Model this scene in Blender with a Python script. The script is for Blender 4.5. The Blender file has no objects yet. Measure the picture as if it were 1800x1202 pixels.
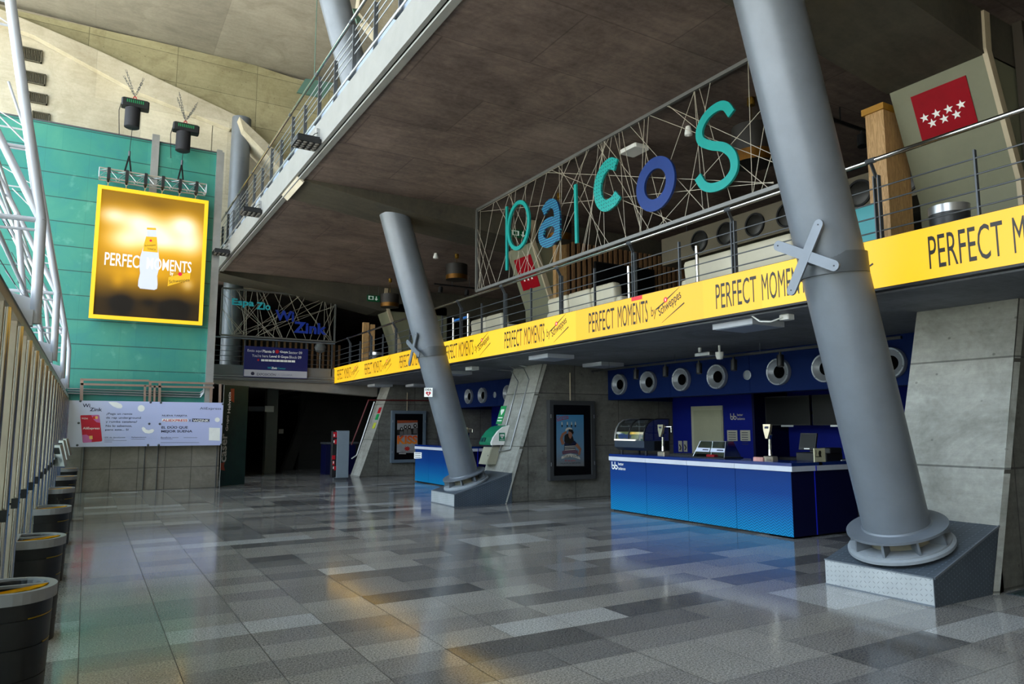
import bpy, math, random
from mathutils import Vector as V, Matrix
random.seed(7)
sc = bpy.context.scene
C = sc.collection

# ------------------------------------------------------------------ camera, light, exposure
F_PX, CXP, CYP, HORY, EYE = 1250.0, 900.0, 601.0, 750.0, 1.6
PITCH = math.atan((HORY-CYP)/F_PX)
YAW = math.atan(748*math.cos(PITCH)/F_PX)
cam = bpy.data.cameras.new('camera')
co = bpy.data.objects.new('camera', cam); C.objects.link(co)
co.location = (0, 0, EYE)
co.rotation_euler = (math.pi/2+PITCH, 0, -YAW)
cam.sensor_width = 36; cam.lens = F_PX/1800*36
cam.clip_start = 0.05; cam.clip_end = 300
sc.camera = co
sc.view_settings.view_transform = 'Standard'
sc.view_settings.look = 'None'
sc.view_settings.gamma = 1
sc.view_settings.exposure = 1.3

w = bpy.data.worlds.new('world'); sc.world = w; w.use_nodes = True
wn = w.node_tree.nodes; wl = w.node_tree.links
bg = wn['Background']
tc = wn.new('ShaderNodeTexCoord'); sx = wn.new('ShaderNodeSeparateXYZ'); rp = wn.new('ShaderNodeValToRGB')
wl.new(tc.outputs['Generated'], sx.inputs[0]); wl.new(sx.outputs['Z'], rp.inputs[0]); wl.new(rp.outputs[0], bg.inputs[0])
rp.color_ramp.elements[0].position = 0.0; rp.color_ramp.elements[0].color = (0.90, 0.92, 0.95, 1)
rp.color_ramp.elements[1].position = 0.6; rp.color_ramp.elements[1].color = (0.62, 0.76, 1.0, 1)
bg.inputs[1].default_value = 3.1

sun = bpy.data.lights.new('sun', 'SUN'); sun.energy = 24.0; sun.angle = math.radians(0.6); sun.color = (1.0, 0.94, 0.86)
so = bpy.data.objects.new('sun', sun); C.objects.link(so)          # high behind the building: it lights the paving outside, whose bounce reaches the ceilings
so.rotation_euler = V((0.14, 0.5, 0.85)).to_track_quat('Z', 'Y').to_euler()

EK = 0.41   # screens and signs against daylight
def portal(name, loc, rot, sx_, sy_):
    l = bpy.data.lights.new(name, 'AREA'); l.shape = 'RECTANGLE'; l.size = sx_; l.size_y = sy_
    l.cycles.is_portal = True
    o = bpy.data.objects.new(name, l); C.objects.link(o); o.location = loc; o.rotation_euler = rot
portal('facade_portal', (-4.5, 11, 8.4), (0, -math.pi/2, 0), 11.2, 27.0)

# ------------------------------------------------------------------ a pixel of the 1800x1202 photo into a point of a real plane
Fv = V((math.sin(YAW)*math.cos(PITCH), math.cos(YAW)*math.cos(PITCH), math.sin(PITCH)))
Rv = V((math.cos(YAW), -math.sin(YAW), 0)); Uv = Rv.cross(Fv); CAM = V((0, 0, EYE))
def at(x, y, ax, v):
    r = Fv*F_PX + Rv*(x-CXP) + Uv*(CYP-y); i = 'XYZ'.index(ax)
    return CAM + r*((v-CAM[i])/r[i])
def atp(x, y, a, n):
    r = Fv*F_PX + Rv*(x-CXP) + Uv*(CYP-y); n = V(n)
    return CAM + r*(((V(a)-CAM).dot(n))/r.dot(n))

# ------------------------------------------------------------------ materials
def s2l(c): return c/12.92 if c <= 0.04045 else ((c+0.055)/1.055)**2.4
def hx(h): h = h.lstrip('#'); return tuple(s2l(int(h[i:i+2], 16)/255) for i in (0, 2, 4))+(1,)
class NT:
    def __init__(s, name):
        s.m = bpy.data.materials.new(name); s.m.use_nodes = True
        s.n = s.m.node_tree.nodes; s.l = s.m.node_tree.links; s.b = s.n['Principled BSDF']
    def new(s, t, **k):
        o = s.n.new(t)
        for a, b in k.items(): setattr(o, a, b)
        return o
    def link(s, a, b): s.l.new(a, b)
    def pos(s): return s.new('ShaderNodeNewGeometry').outputs['Position']
    def math(s, op, a, b=0.0, c=0.0):
        o = s.new('ShaderNodeMath', operation=op)
        for i, q in enumerate((a, b, c)):
            if isinstance(q, (int, float)): o.inputs[i].default_value = q
            else: s.link(q, o.inputs[i])
        return o.outputs[0]
    def sep(s, v):
        o = s.new('ShaderNodeSeparateXYZ'); s.link(v, o.inputs[0]); return o.outputs
    def comb(s, *a):
        o = s.new('ShaderNodeCombineXYZ')
        for i, q in enumerate(a):
            if isinstance(q, (int, float)): o.inputs[i].default_value = q
            else: s.link(q, o.inputs[i])
        return o.outputs[0]
    def noise(s, vec, scale, detail=4, rough=0.6, dist=0.0):
        o = s.new('ShaderNodeTexNoise'); o.inputs['Scale'].default_value = scale; o.inputs['Detail'].default_value = detail
        o.inputs['Roughness'].default_value = rough; o.inputs['Distortion'].default_value = dist
        s.link(vec, o.inputs['Vector']); return o.outputs['Fac']
    def ramp(s, fac, stops, const=False):
        o = s.new('ShaderNodeValToRGB'); s.link(fac, o.inputs[0]); e = o.color_ramp.elements
        if const: o.color_ramp.interpolation = 'CONSTANT'
        while len(e) < len(stops): e.new(0.5)
        for i, (p, c) in enumerate(stops): e[i].position = p; e[i].color = c
        return o.outputs[0]
    def mix(s, f, a, b, mode='MIX'):
        o = s.new('ShaderNodeMix', data_type='RGBA', blend_type=mode)
        for i, q in ((0, f), (6, a), (7, b)):
            if isinstance(q, (int, float)): o.inputs[i].default_value = q
            elif isinstance(q, tuple): o.inputs[i].default_value = q
            else: s.link(q, o.inputs[i])
        return o.outputs[2]
    def bump(s, h, strength, dist=0.02):
        o = s.new('ShaderNodeBump'); o.inputs['Strength'].default_value = strength; o.inputs['Distance'].default_value = dist
        s.link(h, o.inputs['Height']); s.link(o.outputs[0], s.b.inputs['Normal'])
def sc_(c, k): return (c[0]*k, c[1]*k, c[2]*k, 1)
MATS = {}
def M(name, col=None, rough=0.5, metal=0.0, var=0.06, emit=0.0, bump=0.0, spec=0.5):
    """plain surface with a little procedural unevenness"""
    if name in MATS: return MATS[name]
    t = NT(name); c = hx(col) if isinstance(col, str) else col
    n = t.noise(t.pos(), 3.5, 5, 0.65)
    colr = t.ramp(n, [(0.3, sc_(c, 1-var)), (0.7, sc_(c, 1+var))])
    t.link(colr, t.b.inputs['Base Color'])
    t.b.inputs['Roughness'].default_value = rough; t.b.inputs['Metallic'].default_value = metal
    t.b.inputs['Specular IOR Level'].default_value = spec
    if emit:
        t.link(t.ramp(n, [(0.3, sc_(c, 0.4)), (0.7, sc_(c, 0.4))]), t.b.inputs['Base Color']); t.link(colr, t.b.inputs['Emission Color']); t.b.inputs['Emission Strength'].default_value = emit*EK
    if bump: t.bump(t.noise(t.pos(), 60, 3), bump, 0.004)
    MATS[name] = t.m; return t.m
def concrete(name, c1, c2, uv='XZ', bw=3.0, bh=1.3, off=(0, 0), rough=0.75, stain=None, joint=0.45, shift=0.0, holes=True):
    """board marked concrete: cloudy tone, streaks, form joints with their own groove"""
    t = NT(name); p = t.pos(); s = t.sep(p)
    ax = {'X': s[0], 'Y': s[1], 'Z': s[2]}
    u = t.math('ADD', ax[uv[0]], off[0]); v = t.math('ADD', ax[uv[1]], off[1])
    big = t.noise(p, 0.55, 6, 0.62, 0.6)
    st = t.noise(t.comb(t.math('MULTIPLY', u, 1.2), t.math('MULTIPLY', v, 5.5), 0.0), 1.3, 5, 0.7)
    fine = t.noise(p, 14, 6, 0.7)
    f = t.math('ADD', t.math('MULTIPLY', big, 0.55), t.math('ADD', t.math('MULTIPLY', st, 0.3), t.math('MULTIPLY', fine, 0.25)))
    a, b = hx(c1), hx(c2)
    col = t.ramp(f, [(0.38, a), (0.68, b)])
    if stain:
        m = t.ramp(t.noise(p, 0.9, 5, 0.7, 1.2), [(0.50, (0, 0, 0, 1)), (0.72, (1, 1, 1, 1))])
        col = t.mix(t.math('MULTIPLY', m, 0.5), col, hx(stain))
    br = t.new('ShaderNodeTexBrick'); br.offset = shift; br.squash = 1.0
    t.link(t.comb(u, v, 0.0), br.inputs['Vector'])
    br.inputs['Scale'].default_value = 1.0; br.inputs['Mortar Size'].default_value = 0.012; br.inputs['Mortar Smooth'].default_value = 0.3
    br.inputs['Brick Width'].default_value = bw; br.inputs['Row Height'].default_value = bh
    br.inputs['Color1'].default_value = (1, 1, 1, 1); br.inputs['Color2'].default_value = (0.80, 0.80, 0.80, 1)
    br.inputs['Mortar'].default_value = (joint, joint, joint, 1)
    col = t.mix(1.0, col, br.outputs[0], 'MULTIPLY')
    if holes:
        vo = t.new('ShaderNodeTexVoronoi'); vo.inputs['Scale'].default_value = 5.0; t.link(p, vo.inputs['Vector'])
        pit = t.ramp(vo.outputs['Distance'], [(0.05, (0.55, 0.55, 0.55, 1)), (0.10, (1, 1, 1, 1))])
        col = t.mix(1.0, col, pit, 'MULTIPLY')
    t.link(col, t.b.inputs['Base Color']); t.b.inputs['Roughness'].default_value = rough
    t.b.inputs['Specular IOR Level'].default_value = 0.3
    h = t.math('ADD', t.math('MULTIPLY', fine, 0.5), t.math('MULTIPLY', br.outputs['Fac'], -1.5))
    t.bump(h, 0.35, 0.01)
    return t.m

def floor_mat():
    t = NT('polished_granite_tiles'); p = t.pos(); s = t.sep(p)
    W, L = 0.5725, 0.375
    u = t.math('DIVIDE', t.math('SUBTRACT', s[0], 0.05), W); cu = t.math('FLOOR', u)
    half = t.math('MULTIPLY', t.math('MODULO', t.math('ABSOLUTE', cu), 2.0), 0.5)
    v = t.math('DIVIDE', s[1], L); cv = t.math('FLOOR', v)
    wn1 = t.new('ShaderNodeTexWhiteNoise', noise_dimensions='2D'); t.link(t.comb(cu, cv, 0.0), wn1.inputs['Vector'])
    cu2 = t.math('FLOOR', t.math('MULTIPLY', t.math('ADD', cu, t.math('MODULO', t.math('ABSOLUTE', cv), 3.0)), 0.5))
    wn2 = t.new('ShaderNodeTexWhiteNoise', noise_dimensions='2D'); t.link(t.comb(cu2, t.math('ADD', cv, 37.0), 0.0), wn2.inputs['Vector'])
    left = t.math('LESS_THAN', cu, 3.0); val = t.math('MAXIMUM', wn2.outputs['Value'], t.math('MULTIPLY', left, t.math('ADD', t.math('MULTIPLY', wn2.outputs['Value'], 0.6), 0.38)))  # tiles near the facade coloured paler, standing in for stronger daylight there
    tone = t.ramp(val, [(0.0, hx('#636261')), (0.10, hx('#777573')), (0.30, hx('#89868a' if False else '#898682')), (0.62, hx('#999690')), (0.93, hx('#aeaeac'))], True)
    tw = t.ramp(wn1.outputs['Value'], [(0.0, (0.93, 0.93, 0.93, 1)), (0.4, (0.98, 0.98, 0.98, 1)), (0.7, (1.03, 1.03, 1.03, 1)), (0.965, (1.45, 1.48, 1.52, 1))], True)
    col = t.mix(1.0, tone, tw, 'MULTIPLY')
    g = t.noise(p, 70, 3, 0.9); gr = t.ramp(g, [(0.38, (0.38, 0.38, 0.38, 1)), (0.62, (1.5, 1.49, 1.47, 1))])
    col = t.mix(1.0, col, gr, 'MULTIPLY')
    d = t.ramp(t.noise(p, 0.5, 5, 0.6), [(0.35, (0.9, 0.88, 0.86, 1)), (0.7, (1.05, 1.05, 1.05, 1))])
    col = t.mix(1.0, col, d, 'MULTIPLY')
    def edge(q, size, wd):
        f = t.math('FRACT', q); e = t.math('MINIMUM', f, t.math('SUBTRACT', 1.0, f))
        return t.math('LESS_THAN', t.math('MULTIPLY', e, size), wd)
    mor = t.math('MAXIMUM', edge(u, W, 0.0028), t.math('MULTIPLY', edge(v, L, 0.0022), 0.8))
    col = t.mix(mor, col, hx('#24221f'))
    t.link(col, t.b.inputs['Base Color'])
    ro = t.ramp(t.noise(p, 1.2, 5, 0.65), [(0.3, (0.085, 0.085, 0.085, 1)), (0.75, (0.16, 0.16, 0.16, 1))])
    t.link(t.math('ADD', ro, t.math('MULTIPLY', mor, 0.4)), t.b.inputs['Roughness'])
    t.b.inputs['Specular IOR Level'].default_value = 0.5
    t.bump(t.math('SUBTRACT', t.math('MULTIPLY', t.noise(p, 2.2, 2), 0.12), t.math('MULTIPLY', mor, 0.3)), 0.08, 0.01)
    return t.m

def glass_mat(name, tint='#e8f2ee', refl=0.12, clear=0.9, fk=0.55):
    if name in MATS: return MATS[name]
    t = NT(name); t.n.remove(t.b)
    tr = t.new('ShaderNodeBsdfTransparent'); tr.inputs[0].default_value = sc_(hx(tint), clear)
    gl = t.new('ShaderNodeBsdfGlossy'); gl.inputs['Roughness'].default_value = 0.03
    lw = t.new('ShaderNodeLayerWeight'); lw.inputs[0].default_value = 0.35
    mx = t.new('ShaderNodeMixShader')
    t.link(t.math('ADD', t.math('MULTIPLY', lw.outputs['Fresnel'], fk), refl*0.2), mx.inputs[0])
    t.link(tr.outputs[0], mx.inputs[1]); t.link(gl.outputs[0], mx.inputs[2])
    t.link(mx.outputs[0], t.n['Material Output'].inputs[0])
    MATS[name] = t.m; return t.m

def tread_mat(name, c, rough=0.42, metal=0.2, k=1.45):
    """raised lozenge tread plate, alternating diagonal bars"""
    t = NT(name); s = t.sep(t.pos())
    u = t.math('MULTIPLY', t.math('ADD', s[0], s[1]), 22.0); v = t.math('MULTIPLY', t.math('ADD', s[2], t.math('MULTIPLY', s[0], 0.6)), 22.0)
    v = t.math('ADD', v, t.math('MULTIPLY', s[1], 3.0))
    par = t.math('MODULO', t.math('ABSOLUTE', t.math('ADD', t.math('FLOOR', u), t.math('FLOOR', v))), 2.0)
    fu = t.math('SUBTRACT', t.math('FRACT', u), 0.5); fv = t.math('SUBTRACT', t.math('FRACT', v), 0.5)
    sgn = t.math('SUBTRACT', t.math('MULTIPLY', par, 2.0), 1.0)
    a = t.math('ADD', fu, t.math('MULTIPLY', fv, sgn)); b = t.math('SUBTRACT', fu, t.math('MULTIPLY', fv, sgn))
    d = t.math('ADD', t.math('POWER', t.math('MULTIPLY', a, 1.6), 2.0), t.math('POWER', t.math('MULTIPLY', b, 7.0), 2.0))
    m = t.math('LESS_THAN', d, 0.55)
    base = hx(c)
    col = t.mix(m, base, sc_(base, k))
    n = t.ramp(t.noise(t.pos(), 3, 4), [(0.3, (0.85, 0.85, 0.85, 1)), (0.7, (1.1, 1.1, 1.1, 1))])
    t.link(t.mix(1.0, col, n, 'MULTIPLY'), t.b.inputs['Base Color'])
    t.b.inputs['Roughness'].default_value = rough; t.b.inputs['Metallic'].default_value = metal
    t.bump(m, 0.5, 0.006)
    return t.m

def counter_front_mat():
    """printed laminate: navy at the top to bright cyan at the bottom with a fine herringbone print growing downwards"""
    t = NT('printed_counter_laminate'); s = t.sep(t.pos()); z = s[2]
    base = t.ramp(t.math('DIVIDE', z, 0.95), [(0.0, hx('#0590c4')), (0.35, hx('#0563a4')), (0.66, hx('#033a80')), (1.0, hx('#022c6a'))])
    u = t.math('MULTIPLY', s[1], 40.0); v = t.math('MULTIPLY', z, 50.0)
    par = t.math('MODULO', t.math('ABSOLUTE', t.math('FLOOR', t.math('MULTIPLY', u, 0.5))), 2.0)
    sg = t.math('SUBTRACT', t.math('MULTIPLY', par, 2.0), 1.0)
    w1 = t.math('SINE', t.math('MULTIPLY', t.math('ADD', v, t.math('MULTIPLY', u, sg)), 3.1))
    br = t.noise(t.pos(), 60, 2)
    thr = t.math('ADD', t.math('MULTIPLY', z, 1.6), -0.35)
    m = t.math('GREATER_THAN', t.math('MULTIPLY', w1, t.math('ADD', br, 0.45)), thr)
    col = t.mix(t.math('MULTIPLY', m, 0.6), base, hx('#022a55'))
    t.link(col, t.b.inputs['Base Color']); t.b.inputs['Roughness'].default_value = 0.5; t.b.inputs['Specular IOR Level'].default_value = 0.2
    return t.m
def pattern_mat(name, bgc, fg, kind):
    t = NT(name); s = t.sep(t.pos())
    if kind == 'dots':
        u = t.math('MULTIPLY', s[1], 24.0); v = t.math('MULTIPLY', s[2], 22.0)
        u = t.math('ADD', u, t.math('MULTIPLY', t.math('MODULO', t.math('FLOOR', v), 2.0), 0.5))
        fu = t.math('SUBTRACT', t.math('FRACT', u), 0.5); fv = t.math('SUBTRACT', t.math('FRACT', v), 0.5)
        m = t.math('LESS_THAN', t.math('ADD', t.math('MULTIPLY', fu, fu), t.math('MULTIPLY', fv, fv)), 0.085)
    else:
        u = t.math('MULTIPLY', s[1], 17.0); v = t.math('MULTIPLY', s[2], 17.0)
        par = t.math('MODULO', t.math('ADD', t.math('FLOOR', u), t.math('FLOOR', v)), 2.0)
        sg = t.math('SUBTRACT', t.math('MULTIPLY', par, 2.0), 1.0)
        fu = t.math('SUBTRACT', t.math('FRACT', u), 0.5); fv = t.math('SUBTRACT', t.math('FRACT', v), 0.5)
        a = t.math('ABSOLUTE', t.math('ADD', fu, t.math('MULTIPLY', fv, sg))); b = t.math('ABSOLUTE', t.math('SUBTRACT', fu, t.math('MULTIPLY', fv, sg)))
        m = t.math('MULTIPLY', t.math('LESS_THAN', a, 0.45), t.math('LESS_THAN', b, 0.14))
    t.link(t.mix(m, hx(bgc), hx(fg)), t.b.inputs['Base Color']); t.b.inputs['Roughness'].default_value = 0.4
    return t.m
def wood_mat(name, a, b, axis='Z'):
    t = NT(name); s = t.sep(t.pos())
    v = t.comb(t.math('MULTIPLY', s[0], 9.0), t.math('MULTIPLY', s[1], 9.0), t.math('MULTIPLY', s[2], 0.8))
    n = t.noise(v, 2.2, 5, 0.6, 0.9)
    wv = t.math('ADD', t.math('MULTIPLY', t.math('SINE', t.math('MULTIPLY', n, 42.0)), 0.5), 0.5)
    t.link(t.ramp(wv, [(0.1, hx(a)), (0.9, hx(b))]), t.b.inputs['Base Color']); t.b.inputs['Roughness'].default_value = 0.55
    return t.m
def green_wall_mat():
    """verdigris copper cladding: each sheet its own tint, thin dark seams"""
    t = NT('verdigris_copper_panels'); p = t.pos(); s = t.sep(p)
    br = t.new('ShaderNodeTexBrick'); br.offset = 0.5; br.squash = 1.0
    t.link(t.comb(s[0], t.math('ADD', s[2], 0.03), 0.0), br.inputs['Vector'])
    br.inputs['Scale'].default_value = 1.0; br.inputs['Mortar Size'].default_value = 0.008
    br.inputs['Brick Width'].default_value = 1.9; br.inputs['Row Height'].default_value = 0.61
    br.inputs['Color1'].default_value = hx('#257c76'); br.inputs['Color2'].default_value = hx('#3f8d7d'); br.inputs['Mortar'].default_value = hx('#257c76')
    n = t.ramp(t.noise(p, 1.1, 6, 0.65, 0.5), [(0.3, hx('#227579')), (0.5, hx('#338475')), (0.75, hx('#4c9379'))])
    col = t.mix(0.55, br.outputs[0], n)
    z = t.math('FRACT', t.math('DIVIDE', t.math('ADD', s[2], 0.03), 0.61))
    seam = t.math('LESS_THAN', z, 0.035)
    col = t.mix(seam, col, hx('#1f4a44'))
    vs = t.math('LESS_THAN', t.math('FRACT', t.math('DIVIDE', t.math('ADD', s[0], 0.35), 0.95)), 0.008)
    col = t.mix(t.math('MULTIPLY', vs, 0.35), col, hx('#1f5a50'))
    sm = t.ramp(t.noise(p, 2.6, 4, 0.6), [(0.62, (0, 0, 0, 1)), (0.78, (1, 1, 1, 1))])
    col = t.mix(t.math('MULTIPLY', sm, 0.25), col, hx('#8cc7b2'))
    t.link(col, t.b.inputs['Base Color']); t.b.inputs['Roughness'].default_value = 0.42; t.b.inputs['Metallic'].default_value = 0.1
    t.bump(t.math('MULTIPLY', seam, -1.0), 0.4, 0.01)
    return t.m

steel = M('painted_grey_steel', '#696f76', 0.4, 0.15, 0.08)
steel_d = M('dark_grey_steel', '#4c5054', 0.42, 0.3, 0.08)
chrome = M('polished_steel_rail', '#c4c2bd', 0.16, 1.0, 0.04)
galv = M('galvanised_steel', '#a9acad', 0.35, 0.7, 0.1)
alu = M('aluminium', '#b9bbbd', 0.3, 0.8, 0.05)
white = M('white_plastic', '#e6e6e2', 0.45)
black = M('black_plastic', '#101113', 0.4)
blackm = M('matt_black_metal', '#141517', 0.5, 0.2)
navy = M('navy_paint', '#071c50', 0.45, 0, 0.05)
navyd = M('deep_navy_laminate', '#050832', 0.5, spec=0.2)
teal = M('teal_letter_face', '#128f88', 0.5, spec=0.3)
beige = M('warm_beige_paint', '#8f8a72', 0.6)
olive = M('olive_beige_paint', '#74745d', 0.65)
cream_edge = M('cream_edge_trim', '#b5a68a', 0.55)
bronze = M('bronze_tinted_steel', '#dcd2c4', 0.38, 1.0, 0.1)
finglass = M('dark_mullion_side', '#14181c', 0.3, 0.2, 0.1)
red = M('red_enamel', '#b51222', 0.35)
whitem = M('white_print', '#f0efe9', 0.5)
inkdark = M('dark_ink', '#151a3c', 0.5)
blackink = M('black_ink', '#181408', 0.5)
dark_ceiling = M('dark_grey_ceiling_paint', '#34332f', 0.75, 0, 0.12)
glass = glass_mat('clear_glass')
darkglass = M('black_screen_glass', '#0b0b0d', 0.12, 0, 0.02)

# ------------------------------------------------------------------ mesh builder
class MB:
    def __init__(s): s.v = []; s.f = []; s.p = []
    def each(s, name, mat, parent=None):
        """one object for every piece that was added"""
        for vs, fs in s.p: MB().add(vs, fs).build(name, mat, parent)
    def add(s, vs, fs):
        vs = list(vs); s.p.append((vs, fs)); o = len(s.v); s.v += [V(q) for q in vs]; s.f += [tuple(i+o for i in f) for f in fs]; return s
    def box(s, x0, x1, y0, y1, z0, z1):
        x0, x1 = sorted((x0, x1)); y0, y1 = sorted((y0, y1)); z0, z1 = sorted((z0, z1))
        return s.add([(x0,y0,z0),(x1,y0,z0),(x1,y1,z0),(x0,y1,z0),(x0,y0,z1),(x1,y0,z1),(x1,y1,z1),(x0,y1,z1)],
                     [(0,3,2,1),(4,5,6,7),(0,1,5,4),(1,2,6,5),(2,3,7,6),(3,0,4,7)])
    def cbox(s, x0, x1, y0, y1, z0, z1, b=0.01):
        """box with chamfered vertical edges and top edge"""
        pts = [(x0+b,y0),(x1-b,y0),(x1,y0+b),(x1,y1-b),(x1-b,y1),(x0+b,y1),(x0,y1-b),(x0,y0+b)]
        cx, cy = (x0+x1)/2, (y0+y1)/2
        ins = [(cx+(x-cx)*(1-2*b/(x1-x0)), cy+(y-cy)*(1-2*b/(y1-y0))) for x, y in pts]
        vs = [(x, y, z0) for x, y in pts]+[(x, y, z1-b) for x, y in pts]+[(x, y, z1) for x, y in ins]
        fs = [tuple(range(7, -1, -1)), tuple(range(16, 24))]
        for k in (0, 8):
            for i in range(8): j = (i+1) % 8; fs.append((k+i, k+j, k+8+j, k+8+i))
        return s.add(vs, fs)
    def bar(s, p0, p1, w, h, up=(0, 0, 1)):
        p0, p1 = V(p0), V(p1); d = (p1-p0).normalized(); a = d.cross(V(up))
        if a.length < 1e-5: a = d.cross(V((0, 1, 0)))
        a.normalize(); b = a.cross(d).normalized(); a = a*w/2; b = b*h/2
        return s.add([p0-a-b, p0+a-b, p0+a+b, p0-a+b, p1-a-b, p1+a-b, p1+a+b, p1-a+b],
                     [(0,1,2,3),(7,6,5,4),(4,5,1,0),(5,6,2,1),(6,7,3,2),(7,4,0,3)])
    def tube(s, p0, p1, r, n=10, r2=None):
        p0, p1 = V(p0), V(p1); r2 = r if r2 is None else r2; d = (p1-p0).normalized()
        a = d.orthogonal().normalized(); b = d.cross(a)
        vs = []
        for p, q in ((p0, r), (p1, r2)):
            for i in range(n): t = 2*math.pi*i/n; vs.append(p+(a*math.cos(t)+b*math.sin(t))*q)
        fs = [(i, (i+1) % n, n+(i+1) % n, n+i) for i in range(n)]+[tuple(range(n-1, -1, -1)), tuple(range(n, 2*n))]
        return s.add(vs, fs)
    def path(s, pts, r, n=8):
        for a, b in zip(pts, pts[1:]): s.tube(a, b, r, n)
        return s
    def lathe(s, prof, c, axis=(0, 0, 1), n=32, up=None):
        """prof: list of (radius, height) along axis from c"""
        ax = V(axis).normalized(); a = ax.orthogonal().normalized() if up is None else V(up); b = ax.cross(a); c = V(c)
        vs = []; fs = []
        for r, h in prof:
            for i in range(n): t = 2*math.pi*i/n; vs.append(c+ax*h+(a*math.cos(t)+b*math.sin(t))*r)
        for k in range(len(prof)-1):
            for i in range(n): j = (i+1) % n; fs.append((k*n+i, k*n+j, (k+1)*n+j, (k+1)*n+i))
        if prof[0][0] > 1e-6 : fs.append(tuple(range(n-1, -1, -1)))
        if prof[-1][0] > 1e-6: fs.append(tuple(range((len(prof)-1)*n, len(prof)*n)))
        return s.add(vs, fs)
    def ring(s, prof, c, axis, n=32):
        """closed profile swept round: no caps"""
        ax = V(axis).normalized(); a = ax.orthogonal().normalized(); b = ax.cross(a); c = V(c); vs = []; fs = []; m = len(prof)
        for r, h in prof:
            for i in range(n): t = 2*math.pi*i/n; vs.append(c+ax*h+(a*math.cos(t)+b*math.sin(t))*r)
        for k in range(m):
            k2 = (k+1) % m
            for i in range(n): j = (i+1) % n; fs.append((k*n+i, k*n+j, k2*n+j, k2*n+i))
        return s.add(vs, fs)
    def prism(s, pts, vec):
        pts = [V(p) for p in pts]; vec = V(vec); n = len(pts)
        fs = [tuple(range(n)), tuple(range(2*n-1, n-1, -1))]+[(i, n+i, n+(i+1) % n, (i+1) % n) for i in range(n)]
        return s.add(pts+[p+vec for p in pts], fs)
    def stroke(s, pl, pts, wd, th, d=0.0, widths=None):
        """ribbon of given width following 2-D points of plane pl, th thick"""
        P = [V((a, b)) for a, b in pts]; n = len(P); L = []; R = []
        for i in range(n):
            t = (P[min(i+1, n-1)]-P[max(i-1, 0)]).normalized(); q = V((-t.y, t.x)); ww = (widths[i] if widths else wd)/2
            L.append(P[i]+q*ww); R.append(P[i]-q*ww)
        vs = [pl.pt(p.x, p.y, d+th) for p in L]+[pl.pt(p.x, p.y, d+th) for p in R]+[pl.pt(p.x, p.y, d) for p in L]+[pl.pt(p.x, p.y, d) for p in R]
        fs = []
        for i in range(n-1): fs += [(i, n+i, n+i+1, i+1), (2*n+i+1, 3*n+i+1, 3*n+i, 2*n+i), (i, i+1, 2*n+i+1, 2*n+i), (n+i+1, n+i, 3*n+i, 3*n+i+1)]
        fs += [(0, 2*n, 3*n, n), (n-1, 2*n-1, 4*n-1, 3*n-1)]
        return s.add(vs, fs)
    def annulus(s, pl, cx, cy, rx, ry, ix, iy, th, d=0, n=40, a0=0, a1=2*math.pi):
        vs = []; fs = []
        for i in range(n+1):
            t = a0+(a1-a0)*i/n
            for X, Y in ((rx, ry), (ix, iy)):
                for dd in (d+th, d): vs.append(pl.pt(cx+X*math.cos(t), cy+Y*math.sin(t), dd))
        for i in range(n):
            k = i*4; m = k+4
            fs += [(k, m, m+2, k+2), (k+1, k+3, m+3, m+1), (k, k+1, m+1, m), (k+2, m+2, m+3, k+3)]
        return s.add(vs, fs)
    def poly(s, pl, pts, th=0.001, d=0.0): return s.prism([pl.pt(a, b, d) for a, b in pts], pl.n*th)
    def rect(s, pl, a0, a1, b0, b1, th=0.001, d=0.0): return s.poly(pl, [(a0, b0), (a1, b0), (a1, b1), (a0, b1)], th, d)
    def disc(s, pl, a, b, r, th=0.001, d=0.0, n=20, ry=None):
        ry = ry or r
        return s.poly(pl, [(a+r*math.cos(2*math.pi*i/n), b+ry*math.sin(2*math.pi*i/n)) for i in range(n)], th, d)
    def build(s, name, mat, parent=None, smooth=False, loc=None):
        me = bpy.data.meshes.new(name)
        lo = V([min(q[i] for q in s.v) for i in range(3)]); hi = V([max(q[i] for q in s.v) for i in range(3)])
        if parent is not None: org = wloc(parent)
        else: org = V(loc) if loc is not None else V(((lo.x+hi.x)/2, (lo.y+hi.y)/2, lo.z))
        me.from_pydata([tuple(q-org) for q in s.v], [], s.f); me.update()
        import bmesh
        bm = bmesh.new(); bm.from_mesh(me); bmesh.ops.recalc_face_normals(bm, faces=bm.faces[:])
        if smooth:
            for f in bm.faces: f.smooth = True
            for e in bm.edges:
                if len(e.link_faces) == 2 and e.calc_face_angle(0) > 0.6: e.smooth = False
        bm.to_mesh(me); bm.free()
        for m in (mat if isinstance(mat, (list, tuple)) else [mat]): me.materials.append(m)
        o = bpy.data.objects.new(name, me); C.objects.link(o)
        if parent is not None: o.parent = parent
        else: o.location = org
        return o
WL = {}
def wloc(o):
    l = V((0, 0, 0))
    while o is not None: l += V(o.location); o = o.parent
    return l
def thing(name, label, cat, loc=(0, 0, 0), group=None):
    o = bpy.data.objects.new(name, None); C.objects.link(o); o.location = loc; o.empty_display_size = 0.1
    o['label'] = label; o['category'] = cat
    if group: o['group'] = group
    return o
def tag(o, label, cat, group=None):
    o['label'] = label; o['category'] = cat
    if group: o['group'] = group
    return o
def struct(name, mb, mat, parent=None, label=None, smooth=False):
    o = mb.build(name, mat, parent, smooth)
    if parent is None: o['kind'] = 'structure'
    if label: o['label'] = label
    return o
def copy_tree(o, parent=None):
    c = o.copy(); C.objects.link(c); c.parent = parent
    for ch in list(o.children): copy_tree(ch, c)
    return c
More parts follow.
